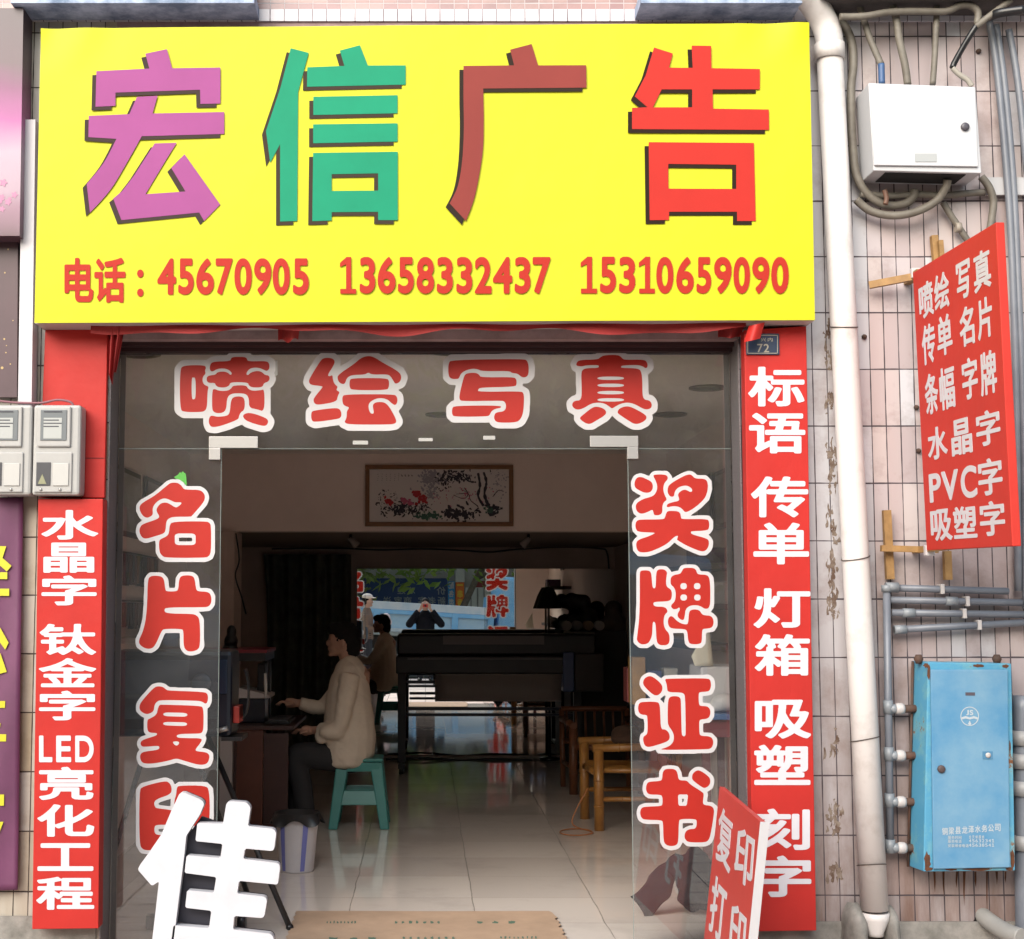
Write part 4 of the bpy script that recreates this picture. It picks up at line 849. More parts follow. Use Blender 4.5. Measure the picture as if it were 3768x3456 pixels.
o = g.build('glue_residue', gl, B)

# ------------------------------------------------------------------ A-board
A0, A1 = atY(2648, 2894, -.10), None
zt_ = A0.z; A1 = atZ(2799, 3024, zt_); A1b = Vector((A0.x, A1.y, zt_))
C0 = atY(2592, 3437, -.10)
dn = (C0 - A0); dn = dn * ((zt_ + .02) / -dn.z)
wv = A1 - A0
AB = empty('pavement_sign', (A0.x, -.4, -.02), 'red folding pavement sign with white characters standing at the right pillar', 'sign')
n_ = wv.cross(dn).normalized()
if n_.x > 0: n_ = -n_
tk = -n_ * .022
face = [A0, A0 + wv, A0 + wv + dn, A0 + dn]
G().hexa(face, [v + tk for v in face]).build('sign_panel', mat('red_board', (.76, .06, .045), .5, var=.1, vscale=4), AB, bevel=.002)
m0 = A0 + wv * .5 + Vector((.03, 0, -.06)); G().bar(m0, Vector((m0.x + .03, m0.y, -.018)), .03, .02).build('rear_prop', red, AB)
ev = [A0 + wv, A0 + wv + dn]; G().hexa([ev[0] + Vector((-.002, -.004, 0)), ev[1] + Vector((-.002, -.004, 0)), ev[1] + Vector((.03, -.004, 0)), ev[0] + Vector((.03, -.004, 0))], [v + Vector((x_, -.001, 0)) for v, x_ in ((ev[0], -.002), (ev[1], -.002), (ev[1], .03), (ev[0], .03))]).build('edge_trim', white_v, AB)
g = G()
def aq(P4): return [(2300 + x / 3.1, 2860 + y / 3.1) for x, y in P4]
for ch, q4 in (('复', aq([(1085,318),(1245,470),(1195,1115),(1035,925)])), ('印', aq([(1290,545),(1485,680),(1440,1310),(1240,1120)])), ('打', aq([(1015,1095),(1172,1265),(1112,1930),(950,1730)])), ('印', aq([(1222,1400),(1392,1575),(1345,2230),(1170,2010)]))):
    def fn(x, y, d):
        t = [q4[0][i] + (q4[1][i] - q4[0][i]) * x for i in (0, 1)]; b_ = [q4[3][i] + (q4[2][i] - q4[3][i]) * x for i in (0, 1)]
        p = [b_[i] + (t[i] - b_[i]) * y for i in (0, 1)]
        return atP(p[0], p[1], A0, n_) + n_ * d
    put(g, glyph(ch, .022), fn, .0004, .0018)
g.build('lettering', white_p, AB)

# ------------------------------------------------------------------ white 3-D letter leaning in front of the glass
cj = lambda L: [(480 + x / 2.905, 2820 + y / 2.905) for x, y in L]
J1 = [(525,290),(560,275),(760,360),(790,400),(740,520),(595,745),(575,950),(415,2225),(190,2225),(305,1230),(230,1280),(78,1105),(105,1050),(200,920),(330,730),(440,470)]
J2 = [(1025,395),(1060,372),(1240,385),(1285,440),(1255,640),(1530,670),(1558,710),(1535,890),(1510,905),(1225,880),(1205,990),(1580,1035),(1600,1070),(1575,1265),(1160,1225),(1140,1360),(1440,1395),(1460,1430),(1430,1605),(1405,1622),(1110,1600),(1095,1745),(1500,1790),(1535,1840),(1515,1990),(432,1900),(460,1700),(840,1730),(865,1545),(585,1512),(605,1325),(890,1350),(918,1185),(578,1140),(600,950),(960,980),(985,830),(695,800),(715,605),(990,612)]
def soft(L):
    out = []
    for i, p in enumerate(L):
        a, b = L[i - 1], L[(i + 1) % len(L)]
        for q_, t in ((a, 1), (b, 0)):
            l = math.hypot(q_[0] - p[0], q_[1] - p[1]); k = min(.4, 5 / l); out.append((p[0] + (q_[0] - p[0]) * k, p[1] + (q_[1] - p[1]) * k))
    return out
LY = -.30
LT = empty('acrylic_letter', (atY(600, 3500, LY).x, LY, -.02), 'large white three dimensional character standing before the left pane', 'sign letter')
lw = mat('white_acrylic', (.90, .91, .97), .3, var=.10, vscale=8); lk = mat('dark_letter_side', (.03, .03, .05), .5)
for L in (J1, J2):
    L = soft(cj(L)); g = G(); put(g, [L], frontal(LY), -.045, .0)
    vs_, fs_ = fill([L]); h_ = G(); put(h_, [L], frontal(LY), -.060, -.0455)
    o = g.build('letter_face', lw, LT, bevel=.009); h_.build('letter_side', lk, LT)
g = G(); put(g, [cj([(735,560),(985,640),(880,1400),(850,1740),(480,1700),(590,760)])], frontal(LY), -.078, -.0625); g.build('backing_panel', lk, LT)

# ------------------------------------------------------------------ left edge: meters, neighbouring signs, white post
mg = 'electricity meters on the left pillar'
METER_W = None
def meter(px0, px1, lab):
    Y = -.15; a, b = atY(px0, 1490, Y), atY(px1, 1822, Y)
    e = empty('electricity_meter', ((a.x + b.x) / 2, Y, b.z), lab, 'meter', mg)
    shell = mat('pale_meter_plastic', (.58, .57, .55), .4, var=.12, vscale=7); s = lambda u: a.x + (b.x - a.x) * u; t = lambda v: a.z + (b.z - a.z) * v
    G().box(a.x, b.x, Y, -.048, b.z, a.z).build('meter_case', shell, e, bevel=.012)
    G().box(s(.10), s(.80), Y - .012, Y - .0005, t(.47), t(.02)).build('meter_cover', shell, e, bevel=.008)
    wi = G().box(s(.17), s(.72), Y - .016, Y - .0125, t(.40), t(.06)).build('meter_window', mat('meter_pane', (.28, .30, .31), .12), e, bevel=.003)
    G().box(s(.24), s(.62), Y - .0175, Y - .0165, t(.38), t(.15)).build('meter_dial', mat('dial_card', (.55, .57, .55), .5), wi)
    g = G()
    for k, v in enumerate((.075, .17, .205, .24)): g.box(s(.24), s(.62 - .06 * (k % 2)), Y - .0182, Y - .0177, t(v + .012), t(v))
    g.build('dial_marks', mat('dial_ink', (.06, .06, .08), .6), wi)
    G().box(s(.06), s(.84), Y - .008, Y - .0005, t(.97), t(.53)).build('terminal_cover', shell, e, bevel=.006)
    G().box(s(.10), s(.40), Y - .011, Y - .0085, t(.90), t(.64)).build('breaker_window', mat('breaker_dark', (.10, .10, .11), .3), e, bevel=.002)
    G().hexa([(s(.14), Y - .0125, t(.88)), (s(.32), Y - .0125, t(.88)), (s(.23), Y - .0125, t(.77)), (s(.23), Y - .0125, t(.77))], [(s(.14), Y - .0115, t(.88)), (s(.32), Y - .0115, t(.88)), (s(.23), Y - .0115, t(.77)), (s(.23), Y - .0115, t(.77))]).build('warning_mark', mat('olive_mark', (.35, .35, .20), .5), e)
    G().box(s(.45), s(.78), Y - .013, Y - .0085, t(.90), t(.65)).build('breaker_cover', mat('breaker_white', (.66, .65, .62), .4), e, bevel=.003)
    for u in (.2, .6): G().lathe(Vector((s(u), Y - .0085, t(.94))), [(.006, 0), (.006, -.004), (.002, -.005)], 10, 'Y').build('screw', clampm, e)
meter(124, 292, 'pale electricity meter on the red panel, the right one of the pair')
meter(-55, 112, 'pale electricity meter cut by the left picture edge')
pipe('meter_wire', [(0, 1476), (60, 1482), (150, 1483), (210, 1472), (255, 1478), (270, 1492)], -.11, .005, mat('pink_wire', '9a6670', .6), 'thin pink wire looping over the two electricity meters')
a, b = atY(70, 460, -.10), atY(120, 1480, -.10)
P_ = [atY(x, y, -.10) for x, y in ((82, 440), (130, 440), (116, 1492), (66, 1492))]
tag(G().hexa([P_[3], P_[2], P_[1], P_[0]], [Vector((v.x, -.014, v.z)) for v in (P_[3], P_[2], P_[1], P_[0])]).build('white_post', mat('white_enamel_post', (.80, .78, .82), .4)), 'narrow white post between the neighbour sign and the yellow sign', 'post')
# neighbour sign with pink blossoms
def bloom_mat():
    m = bpy.data.materials.new('pink_print_sign'); m.use_nodes = True; t = m.node_tree; L = t.links; N = t.nodes.new; p = t.nodes['Principled BSDF']; p.inputs['Roughness'].default_value = .4
    tc = N('ShaderNodeTexCoord'); s = N('ShaderNodeSeparateXYZ'); L.new(tc.outputs['Object'], s.inputs[0])
    r = N('ShaderNodeValToRGB'); el = r.color_ramp.elements; mr = N('ShaderNodeMapRange'); mr.inputs[1].default_value = 0; mr.inputs[2].default_value = .95; L.new(s.outputs[2], mr.inputs[0])
    el[0].position = 0; el[0].color = lin((.15, .07, .095)); el[1].position = 1; el[1].color = lin((.10, .067, .083))
    for pos, c in ((.12, (.33, .17, .25)), (.2, (.49, .34, .43)), (.38, (.53, .39, .50)), (.55, (.48, .07, .34)), (.68, (.24, .035, .16)), (.8, (.125, .067, .09))): k = el.new(pos); k.color = lin(c)
    n = N('ShaderNodeTexNoise'); n.inputs['Scale'].default_value = 5; L.new(tc.outputs['Object'], n.inputs['Vector'])
    ad = N('ShaderNodeMath'); ad.operation = 'MULTIPLY_ADD'; ad.inputs[1].default_value = .12; L.new(n.outputs['Fac'], ad.inputs[0]); L.new(mr.outputs[0], ad.inputs[2])
    sb = N('ShaderNodeMath'); sb.operation = 'SUBTRACT'; sb.inputs[1].default_value = .06; L.new(ad.outputs[0], sb.inputs[0]); L.new(sb.outputs[0], r.inputs[0]); L.new(r.outputs[0], p.inputs['Base Color']); return m
P_ = [atY(x, y, -.16) for x, y in ((-140, 30), (86, 30), (72, 868), (-150, 868))]
NS = empty('neighbour_sign', (P_[3].x, -.16, P_[3].z), 'neighbouring sign printed in pink and dark mauve at the left edge', 'sign')
G().hexa([P_[3], P_[2], P_[1], P_[0]], [Vector((v.x, -.014, v.z)) for v in (P_[3], P_[2], P_[1], P_[0])]).build('sign_face', bloom_mat(), NS)
g = G(); rr = random.Random(3)
for i in range(9):
    cx, cy_ = rr.uniform(-10, 66), rr.uniform(670, 770); r0 = rr.uniform(6, 13)
    put(g, [[(cx + r0 * (1 + .28 * math.cos(5 * a)) * math.cos(a), cy_ + r0 * (1 + .28 * math.cos(5 * a)) * math.sin(a)) for a in [k * 2 * math.pi / 30 for k in range(30)]]], frontal(-.16), .0004, .001 + .0001 * i)
g.build('printed_blossom', mat('blossom_print', (.55, .20, .38), .4), NS)
P_ = [atY(x, y, -.05) for x, y in ((-150, 872), (66, 872), (62, 1462), (-150, 1462))]
NB = empty('neighbour_board', (P_[3].x, -.05, P_[3].z), 'dark mauve board with small gold dots above the electricity meters', 'board')
G().hexa([P_[3], P_[2], P_[1], P_[0]], [Vector((v.x, -.014, v.z)) for v in (P_[3], P_[2], P_[1], P_[0])]).build('board_face', mat('dark_mauve_print', (.105, .048, .062), .45, var=.2, vscale=4), NB)
g = G()
for i, (x, y, r0) in enumerate(((30, 918, 3), (18, 1004, 3), (16, 1248, 3.5), (22, 1298, 2.5), (8, 1354, 5), (38, 1340, 2.5), (24, 1272, 2), (48, 1180, 2))): put(g, [ring(x, y, r0, 10)], frontal(-.05), .0004, .0012)
g.build('gold_dots', mat('gold_print', (.65, .45, .18), .4), NB)
P_ = [atY(x, y, -.045) for x, y in ((-150, 1830), (84, 1830), (64, 3275), (-150, 3285))]
NP = empty('neighbour_banner', (P_[3].x, -.045, P_[3].z), 'tall purple banner with cropped yellow characters at the left edge', 'banner')
G().sheet(lambda u, v: (P_[0].lerp(P_[1], u)).lerp(P_[3].lerp(P_[2], u), v) + Vector((0, .004 * math.sin(u * 7 + v * 9), 0)), 12, 60, thick=(0, .01, 0)).build('banner_cloth', mat('purple_print', '') if False else mat('purple_banner_print', '84436f', .5, col2='5a2c4c', vscale=1.6, lo=.3, hi=.75, bump=.1, bscale=300), NP)
cl = lambda L: [(x / 2.052, 1800 + y / 2.052) for x, y in L]
g = G()
for L in (cl([(-20,430),(48,432),(20,520),(88,580),(52,622),(-20,560)]), cl([(-20,628),(56,628),(56,680),(-20,680)]), cl([(-20,752),(70,752),(70,806),(-20,806)]), cl([(-20,1040),(2,1046),(66,1160),(40,1212),(-20,1130)]), cl([(-20,1235),(4,1240),(52,1380),(-20,1400)]), cl([(-20,1600),(40,1600),(38,1652),(-20,1652)]), cl([(-20,1765),(6,1768),(0,1800),(-20,1800)])): put(g, [L], frontal(-.049), .0012, .0024)
cl2 = lambda L: [(x / 2.294, 2650 + y / 2.294) for x, y in L]
for L in (cl2([(-20,118),(54,120),(52,180),(-20,180)]), cl2([(-20,628),(36,628),(34,722),(-20,722)]), cl2([(-20,858),(30,858),(-4,950),(-20,960)])): put(g, [L], frontal(-.049), .0012, .0024)
g.build('yellow_characters', mat('yellow_print', (.78, .74, .03), .45), NP)
# dirty plinth at the wall foot
for x0, x1 in ((-5.2, XL - .02), (XR + .02, 5.2)):
    zt_ = atY(60, 3372, -.01).z if x0 < -3 else atY(3500, 3392, -.01).z
    G().box(x0, x1, -.012, -.0005, -.02, zt_).build('plinth', concrete, B)

# ================================================================== INSIDE THE SHOP
OUTDOOR_DIM = 1.0
def Zd(d): return d - 6.4        # depth from camera -> world Y
# ---- mirror on the back wall
MY = 8.2
ma, mb = atY(1314, 2093, MY), atY(2268, 2093, MY)
MR = empty('wall_mirror', ((ma.x + mb.x) / 2, MY, .03), 'wide wall mirror on the back wall reflecting the street outside', 'mirror')
G().box(ma.x, mb.x, MY, MY + .006, .03, ma.z).build('mirror_glass', MIR, MR)
# ---- picture on the beam
PYY2 = 4.97
a, b = atY(1344, 1711, PYY2), atY(1890, 1937, PYY2)
PC = empty('framed_painting', ((a.x + b.x) / 2, PYY2, b.z), 'wide framed ink painting of blossoms and an old tree on the beam', 'painting')
fr = mat('brown_gilt_frame', (.20, .085, .025), .4, var=.3, vscale=9); t_ = .033
g = G(); g.box(a.x, b.x, PYY2, PYY2 + .028, a.z - t_, a.z); g.box(a.x, b.x, PYY2, PYY2 + .028, b.z, b.z + t_); g.box(a.x, a.x + t_, PYY2, PYY2 + .028, b.z + t_, a.z - t_); g.box(b.x - t_, b.x, PYY2, PYY2 + .028, b.z + t_, a.z - t_); g.build('frame', fr, PC, bevel=.004)
can = G().box(a.x + t_, b.x - t_, PYY2 + .012, PYY2 + .026, b.z + t_, a.z - t_).build('paper', mat('rice_paper', (.62, .58, .56), .7), PC)
cp = lambda x, y: (1280 + x / 2.963, 1660 + y / 2.963)
rr = random.Random(11); FP = frontal(PYY2 + .012); lay = [.0003]
def dab(g, x, y, r, n=9, jit=.45, el=1.0):
    lay[0] += .0000045; px, py = cp(x, y); s = r / 2.963; th = rr.uniform(0, 6.28)
    P2 = []
    for i in range(n):
        q = i * 2 * math.pi / n; rad = s * rr.uniform(1 - jit, 1 + jit * .4); u, v = rad * math.cos(q) * el, rad * math.sin(q) / el
        P2.append((px + u * math.cos(th) - v * math.sin(th), py + u * math.sin(th) + v * math.cos(th)))
    g.quadlist([FP(x_, y_, lay[0]) for x_, y_ in P2], [tuple(range(n))])
def stroke(g, pts, w0, w1):
    lay[0] += .0000045; P2 = spline([Vector((*cp(x, y), 0)) for x, y in pts], 6); L_ = []; R_ = []
    for i, p in enumerate(P2):
        d_ = P2[min(i + 1, len(P2) - 1)] - P2[max(i - 1, 0)]; n2 = Vector((-d_.y, d_.x, 0)).normalized(); w_ = (w0 + (w1 - w0) * i / len(P2)) / 2.963 * rr.uniform(.5, 1.15)
        L_.append(p + n2 * w_); R_.append(p - n2 * w_)
    m_ = len(P2); g.quadlist([FP(v.x, v.y, lay[0]) for v in L_ + R_], [(i, i + 1, m_ + i + 1, m_ + i) for i in range(m_ - 1)])
gg, gd, gk = G(), G(), G()
for _ in range(170): dab(gg, rr.gauss(930, 75), rr.gauss(300, 42), rr.uniform(6, 20))
for _ in range(70): dab(gg, rr.gauss(900, 35), rr.uniform(380, 520), rr.uniform(6, 16))
for _ in range(60): dab(gg, rr.gauss(1640, 50), rr.gauss(350, 80), rr.uniform(4, 11))
for _ in range(90): dab(gd, rr.gauss(1200, 80), rr.gauss(275, 32), rr.uniform(7, 19), el=1.4)
for _ in range(60): dab(gd, rr.gauss(1050, 45), rr.gauss(330, 40), rr.uniform(6, 14), el=1.3)
for _ in range(130): dab(gd, rr.gauss(1210, 90), rr.gauss(675, 35), rr.uniform(8, 24), el=1.3)
for _ in range(130): dab(gd, rr.gauss(600, 110), rr.gauss(630, 40), rr.uniform(6, 20), el=1.5)
for _ in range(40): dab(gd, rr.uniform(330, 540), rr.uniform(410, 620), rr.uniform(4, 11), el=1.5)
for _ in range(45): dab(gd, rr.gauss(800, 60), rr.gauss(610, 30), rr.uniform(5, 14), el=1.5)
for _ in range(35): dab(gd, rr.gauss(1590, 45), rr.gauss(650, 30), rr.uniform(8, 26))
for pts, w0, w1 in (([(1590, 700), (1530, 590), (1490, 470), (1510, 340), (1480, 230)], 26, 14), ([(1480, 600), (1420, 490), (1440, 380), (1420, 240)], 18, 12), ([(1400, 340), (1320, 330), (1250, 270), (1180, 240)], 12, 5), ([(1380, 660), (1420, 610), (1340, 540), (1310, 460), (1230, 420)], 8, 3), ([(1310, 460), (1180, 470)], 5, 3), ([(1580, 500), (1640, 430), (1690, 440)], 6, 3), ([(1270, 400), (1310, 470), (1260, 520), (1150, 480)], 6, 3)): stroke(gd, pts, w0, w1)
for _ in range(70): dab(gk, rr.gauss(870, 60), rr.gauss(705, 18), rr.uniform(7, 20))
for _ in range(20): dab(gk, rr.gauss(1540, 25), rr.gauss(650, 16), rr.uniform(6, 16))
gr, gpn = G(), G()
for cx, cy_, r0 in ((755, 465, 42), (800, 520, 46), (450, 555, 36), (405, 505, 14), (860, 560, 16)):
    for _ in range(16): dab(gr, rr.gauss(cx, r0 * .45), rr.gauss(cy_, r0 * .4), r0 * .5)
for cx, cy_, r0 in ((625, 540, 36), (680, 570, 30)):
    for _ in range(14): dab(gpn, rr.gauss(cx, r0 * .45), rr.gauss(cy_, r0 * .4), r0 * .5)
for _ in range(70): dab(gpn, rr.gauss(1240, 150), rr.gauss(490, 45), rr.uniform(4, 10))
for g_, nm, cc in ((gg, 'grey_wash', (.30, .29, .33)), (gk, 'green_wash', (.05, .12, .09)), (gr, 'red_blooms', (.42, .03, .035)), (gpn, 'pink_blooms', (.48, .12, .20)), (gd, 'ink_strokes', (.035, .032, .045))): g_.build(nm, mat(nm, cc, .8), can, fix=False)
g = G()
for i in range(9):
    for k in range(4): dab(g, 330 + i * 45 + rr.uniform(-4, 4), 250 + k * 22 + (0 if i > 4 else 4), 5)
    if i > 4: break
for i in range(4): dab(g, 590 + i * 36, 268, 12, el=1.3)
g.build('inscription', mat('faint_ink', (.22, .2, .2), .8), can, fix=False)

# ---- wall pictures seen through the panes
def wallpic(X, pxa, ya, pxb, yb, lab, tone):
    a = atX(pxa, ya, X); b = atX(pxb, yb, X); y0, y1 = sorted((a.y, b.y)); z1, z0 = max(a.z, b.z), min(a.z, b.z); s = .02 if X < 0 else -.02
    e = empty('wall_picture', (X, (y0 + y1) / 2, z0), lab, 'picture', 'framed pictures on the side walls')
    G().box(min(X, X + s), max(X, X + s), y0, y1, z0, z1).build('frame', mat('dark_frame', (.05, .04, .035), .4), e, bevel=.004)
    x2 = X + s * 1.12; G().box(min(X + s * 1.01, x2), max(X + s * 1.01, x2), y0 + .03, y1 - .03, z0 + .03, z1 - .03).build('print', mat('print_' + str(tone), (tone, tone * .97, tone * .93), .3, var=.5, vscale=5), e)
wallpic(-1.79, 436, 1716, 503, 1985, 'dark framed picture on the left wall nearest the glass', .35)
wallpic(-1.79, 530, 1752, 600, 2000, 'second dark framed picture deeper on the left wall', .28)
wallpic(1.84, 2690, 1716, 2643, 1950, 'dark framed picture on the right wall nearest the glass', .22)
wallpic(1.84, 2625, 1740, 2580, 1960, 'dark framed picture deeper on the right wall', .14)
# ---- downlights
for i, (px, py) in enumerate(((512, 1302), (1652, 1291), (2604, 1427), (2468, 1525), (1625, 1560))):
    p = atZ(px, py, CE - .004)
    if i == 4: p = Vector((.1, 2.6, CE - .004))
    e = empty('ceiling_light', p, ('unlit round ceiling light over the left front corner', 'unlit round ceiling light over the middle of the doorway', 'unlit round ceiling light at the right wall, front one', 'unlit round ceiling light at the right wall, rear one', 'unlit round ceiling light in the middle of the room')[i], 'ceiling light', 'unlit round ceiling lights')
    G().lathe(p, [(.10, .003), (.10, -.006), (.085, -.010), (.07, -.004), (.07, .003)], 24).build('trim_ring', mat('light_trim', (.20, .18, .16), .4), e)
    G().lathe(p, [(.069, -.001), (.03, .0), (.002, .0)], 20).build('reflector', mat('light_glass', (.12, .10, .09), .3), e)
# ---- spotlights and wiring under the beam
for i, px in enumerate((1290, 1945)):
    p = atY(px, 1985, 5.5); e = empty('spot_lamp', p, ('small unlit spot lamp under the beam at left', 'small unlit spot lamp under the beam at right')[i], 'lamp', 'spot lamps under the beam')
    G().tube([Vector((p.x, 5.5, BB)), p], .012, 8).build('stem', dark, e); sgn = 1 if i == 0 else -1
    G().tube([p + Vector((-.01 * sgn, 0, .01)), p + Vector((.05 * sgn, .02, -.05))], [.018, .034], 12).build('lamp_head', mat('spot_grey', (.25, .22, .2), .4), e)
pipe('wall_cable', [(1000, 2020), (1250, 2018), (1400, 2024), (1550, 2020), (1700, 2026), (1800, 2032), (1900, 2022), (2050, 2014), (2200, 2018), (2235, 2040), (2242, 2160)], 8.23, .008, dark, 'black cable sagging along the back wall above the mirror')
pipe('wall_cable', [(868, 1962), (880, 2060), (866, 2120), (890, 2200), (905, 2260)], 4.885, .006, dark, 'thin black cable wandering down the left pier')
pipe('floor_cable', [(1420, 2795), (1560, 2790), (1700, 2800), (1820, 2794), (1960, 2798)], 7.95, .010, dark, 'black cable lying along the floor before the mirror')
# ---- dark curtain
ca, cb = atY(985, 2040, 8.1), atY(1292, 2040, 8.1)
tag(G().sheet(lambda u, v: Vector((ca.x + (cb.x - ca.x) * (u + .25 * (v - .45) * max(0, .45 - v) * (1 - u)), 8.12 + .05 * math.sin(u * 38 + 3 * v * (1 - u)), ca.z - (ca.z - .03) * v)), 120, 20).build('door_curtain', mat('dark_curtain', (.13, .14, .115), .9, var=.45, vscale=9)), 'dark curtain hanging in the doorway left of the mirror', 'curtain')
# ---- large format printer
def X_(px, d): return (px - VX) * d / F
PD = 13.2; py0 = Zd(PD)
PR = empty('wide_printer', (.6, py0 + .3, 0), 'black wide format printer on a stand in front of the mirror', 'printer')
xl, xr = X_(1462, PD), X_(2190, PD)
zz = lambda y: atY(1700, y, py0).z
G().box(xl, xr, py0 + .02, py0 + .55, zz(2412), zz(2334)).build('top_cover', dark_m, PR, bevel=.02)
G().box(xl - .01, xr + .01, py0 - .02, py0 + .58, zz(2480), zz(2414)).build('body', dark_m, PR, bevel=.012)
G().box(X_(1630, PD), X_(2000, PD), py0 + .012, py0 + .019, zz(2372), zz(2340)).build('cover_label', mat('grey_label', (.14, .12, .12), .4), PR)
G().box(X_(1500, PD), X_(2080, PD), py0 - .026, py0 - .0205, zz(2428), zz(2420)).build('guide_rail', mat('rail_grey', (.11, .10, .10), .4), PR)
G().box(X_(2066, PD), X_(2106, PD), py0 - .06, py0 + .5, zz(2545), zz(2400)).build('end_panel', mat('blue_panel', (.06, .10, .24), .35), PR, bevel=.006)
G().box(X_(2108, PD), X_(2215, PD), py0 - .03, py0 + .5, zz(2545), zz(2405)).build('ink_cabinet', mat('brown_black', (.04, .032, .03), .5), PR, bevel=.01)
def media(u, v):
    a = u; x = X_(1600, PD) + (X_(2062, PD) - X_(1600, PD)) * u; z = zz(2480) + (zz(2582) - zz(2480)) * v
    return Vector((x, py0 - .02 + .05 * math.sin(v * 2.6), z))
G().sheet(media, 10, 12, thick=(0, .004, 0)).build('hanging_media', mat('grey_media', (.26, .23, .22), .5), PR)
for px in (1478, 2128):
    x = X_(px, PD); g = G(); g.box(x - .036, x + .036, py0 + .18, py0 + .26, .07, zz(2480)); g.box(x - .03, x + .03, py0 - .06, py0 + .55, .05, .09)
    lg = g.build('leg', dark_m, PR, bevel=.004)
    for yy in (py0 - .02, py0 + .5): G().lathe((x, yy, .03), [(.03, -.02), (.03, .02)], 14, 'X').build('caster', dark, lg)
for y0, y1 in ((2520, 2509), (2534, 2526), (2620, 2609), (2642, 2632)):
    G().box(X_(1496, PD), X_(2110, PD), py0 + .19, py0 + .25, zz(y0), zz(y1)).build('cross_bar', mat('bar_navy', (.012, .014, .03), .3), PR)
# ---- black lamp and clutter right of the printer
p = Vector((X_(2017, 14.42), Zd(14.42), 0)); e = empty('table_lamp', p, 'black bell shaped lamp standing behind the printer', 'lamp')
zl = lambda y: atY(2017, y, p.y).z
G().lathe((p.x, p.y, zl(2240)), [(.125, 0), (.12, .02), (.085, .12), (.05, .19), (.03, .21)], 24).build('lamp_shade', mat('lamp_black', (.012, .012, .013), .5), e)
G().tube([(p.x, p.y, zl(2170)), (p.x, p.y, zl(2143))], [.008, .003], 8).tube([(p.x, p.y, zl(2240)), (p.x, p.y, zl(2330))], .010, 10).build('lamp_stem', mat('lamp_pole', (.22, .2, .18), .5), e)
G().lathe((p.x, p.y, 0), [(.10, 0), (.10, .02), (.015, .03), (.012, 1.22), (.002, 1.22)], 16).build('lamp_base', dark, e)
cl_ = [((2085, 2310, 2200, 2180), 14.05, mat('clutter_black', (.02, .018, .018), .6), 'dark heap of bags on the shelf right of the mirror', 'bag'), ((2195, 2330, 2300, 2215), 13.9, mat('clutter_brown', (.10, .075, .06), .7), 'brown rolled bundle at the right end of the printer', 'bundle')]
rr = random.Random(2)
for (x0, y1, x1, y0), d_, m_, lab, cat_ in cl_:
    g = G(); 
    for k in range(9): q_ = atY(rr.uniform(x0 + 15, x1 - 15), rr.uniform(y0 + 20, y1 - 5), Zd(d_) + rr.uniform(-.05, .05)); g.ell(q_, (rr.uniform(.05, .1), .07, rr.uniform(.04, .09)))
    o = blob(g, 'bag' if cat_ == 'bag' else 'bundle', m_, None, .02, 3); tag(o, lab, cat_)
e = empty('side_shelf', (1.6, Zd(14.05), 0), 'dark side cabinet carrying bags at the right of the printer', 'cabinet')
G().box(X_(2085, 14.05), 1.84, Zd(13.75), Zd(14.45), .0, atY(2100, 2322, Zd(13.9)).z).build('carcass', mat('dark_cabinet', (.03, .025, .022), .6), e, bevel=.005)
a = atY(2060, 2322, Zd(13.9)); G().box(a.x + .02, a.x + .3, Zd(13.72), Zd(13.749), a.z - .03, a.z - .005).build('shelf_edge', mat('pale_edge', (.28, .25, .22), .5), e)

zs_ = atY(2100, 2322, Zd(13.9)).z
for i in range(4):
    x = 1.30 + .10 * i; tag(G().tube([(x, Zd(13.78), zs_ + .05), (x + .01, Zd(14.4), zs_ + .05)], .045, 16).build('material_roll', mat(('roll_white', 'roll_grey', 'roll_tan', 'roll_white')[i], ((.5, .48, .46), (.25, .24, .24), (.34, .25, .17), (.5, .48, .46))[i], .6)), ('white roll of printing material at the left end of the side cabinet', 'grey roll of printing material on the side cabinet', 'tan roll of printing material on the side cabinet', 'white roll of printing material nearest the right wall')[i], 'roll', 'rolls on the side cabinet')
# ---- person at the computer
SY_ = Zd(10.15)
def S3(px, py, dy=0.0): return atY(px, py, SY_ + dy)
s6 = lambda x, y, dy=0.0: S3(780 + x / 2.31, 2250 + y / 2.31, dy)
skin = mat('skin', (.40, .225, .16), .5, var=.1, vscale=20)
PN = empty('person', S3(1280, 3000), 'person in a beige jacket sitting on the teal stool and typing', 'person')
g = G()
hc = s6(1112, 245)                                   # head centre, facing -X
g.ell(hc, (.088, .072, .108)); g.ell(hc + Vector((-.052, 0, -.052)), (.042, .048, .055)); g.ell(hc + Vector((-.060, 0, .012)), (.035, .055, .055))
g.ell(hc + Vector((-.098, 0, -.018)), (.017, .012, .024)); g.ell(hc + Vector((-.090, 0, -.058)), (.012, .024, .010)); g.ell(hc + Vector((-.080, 0, -.093)), (.020, .026, .017))
for sy in (-1, 1): g.ell(hc + Vector((.004, .073 * sy, -.018)), (.017, .010, .032))
nk = s6(1150, 400); g.tube([hc + Vector((.012, 0, -.06)), nk + Vector((.01, 0, -.02))], [.050, .056], 14)
sh = nk + Vector((.03, 0, -.10)); pel = s6(1165, 1235)
g.tube([nk + Vector((.01, 0, .0)), sh, sh.lerp(pel, .5), pel], [.055, .125, .115, .125], 16)
def limb(pts, rs): g.tube(spline(pts, 6), [rs[0] + (rs[1] - rs[0]) * i / (6 * (len(pts) - 1)) for i in range(6 * (len(pts) - 1) + 1)], 12)
shL, shR = sh + Vector((-.005, -.165, .01)), sh + Vector((-.02, .165, .01))
elR = s6(960, 800, .16); wrR = s6(735, 780, .13)
elL = s6(1075, 985, -.20); wrL = s6(870, 1010, -.10)
limb([shR, elR, wrR], (.05, .028)); limb([shL, elL, wrL], (.05, .028))
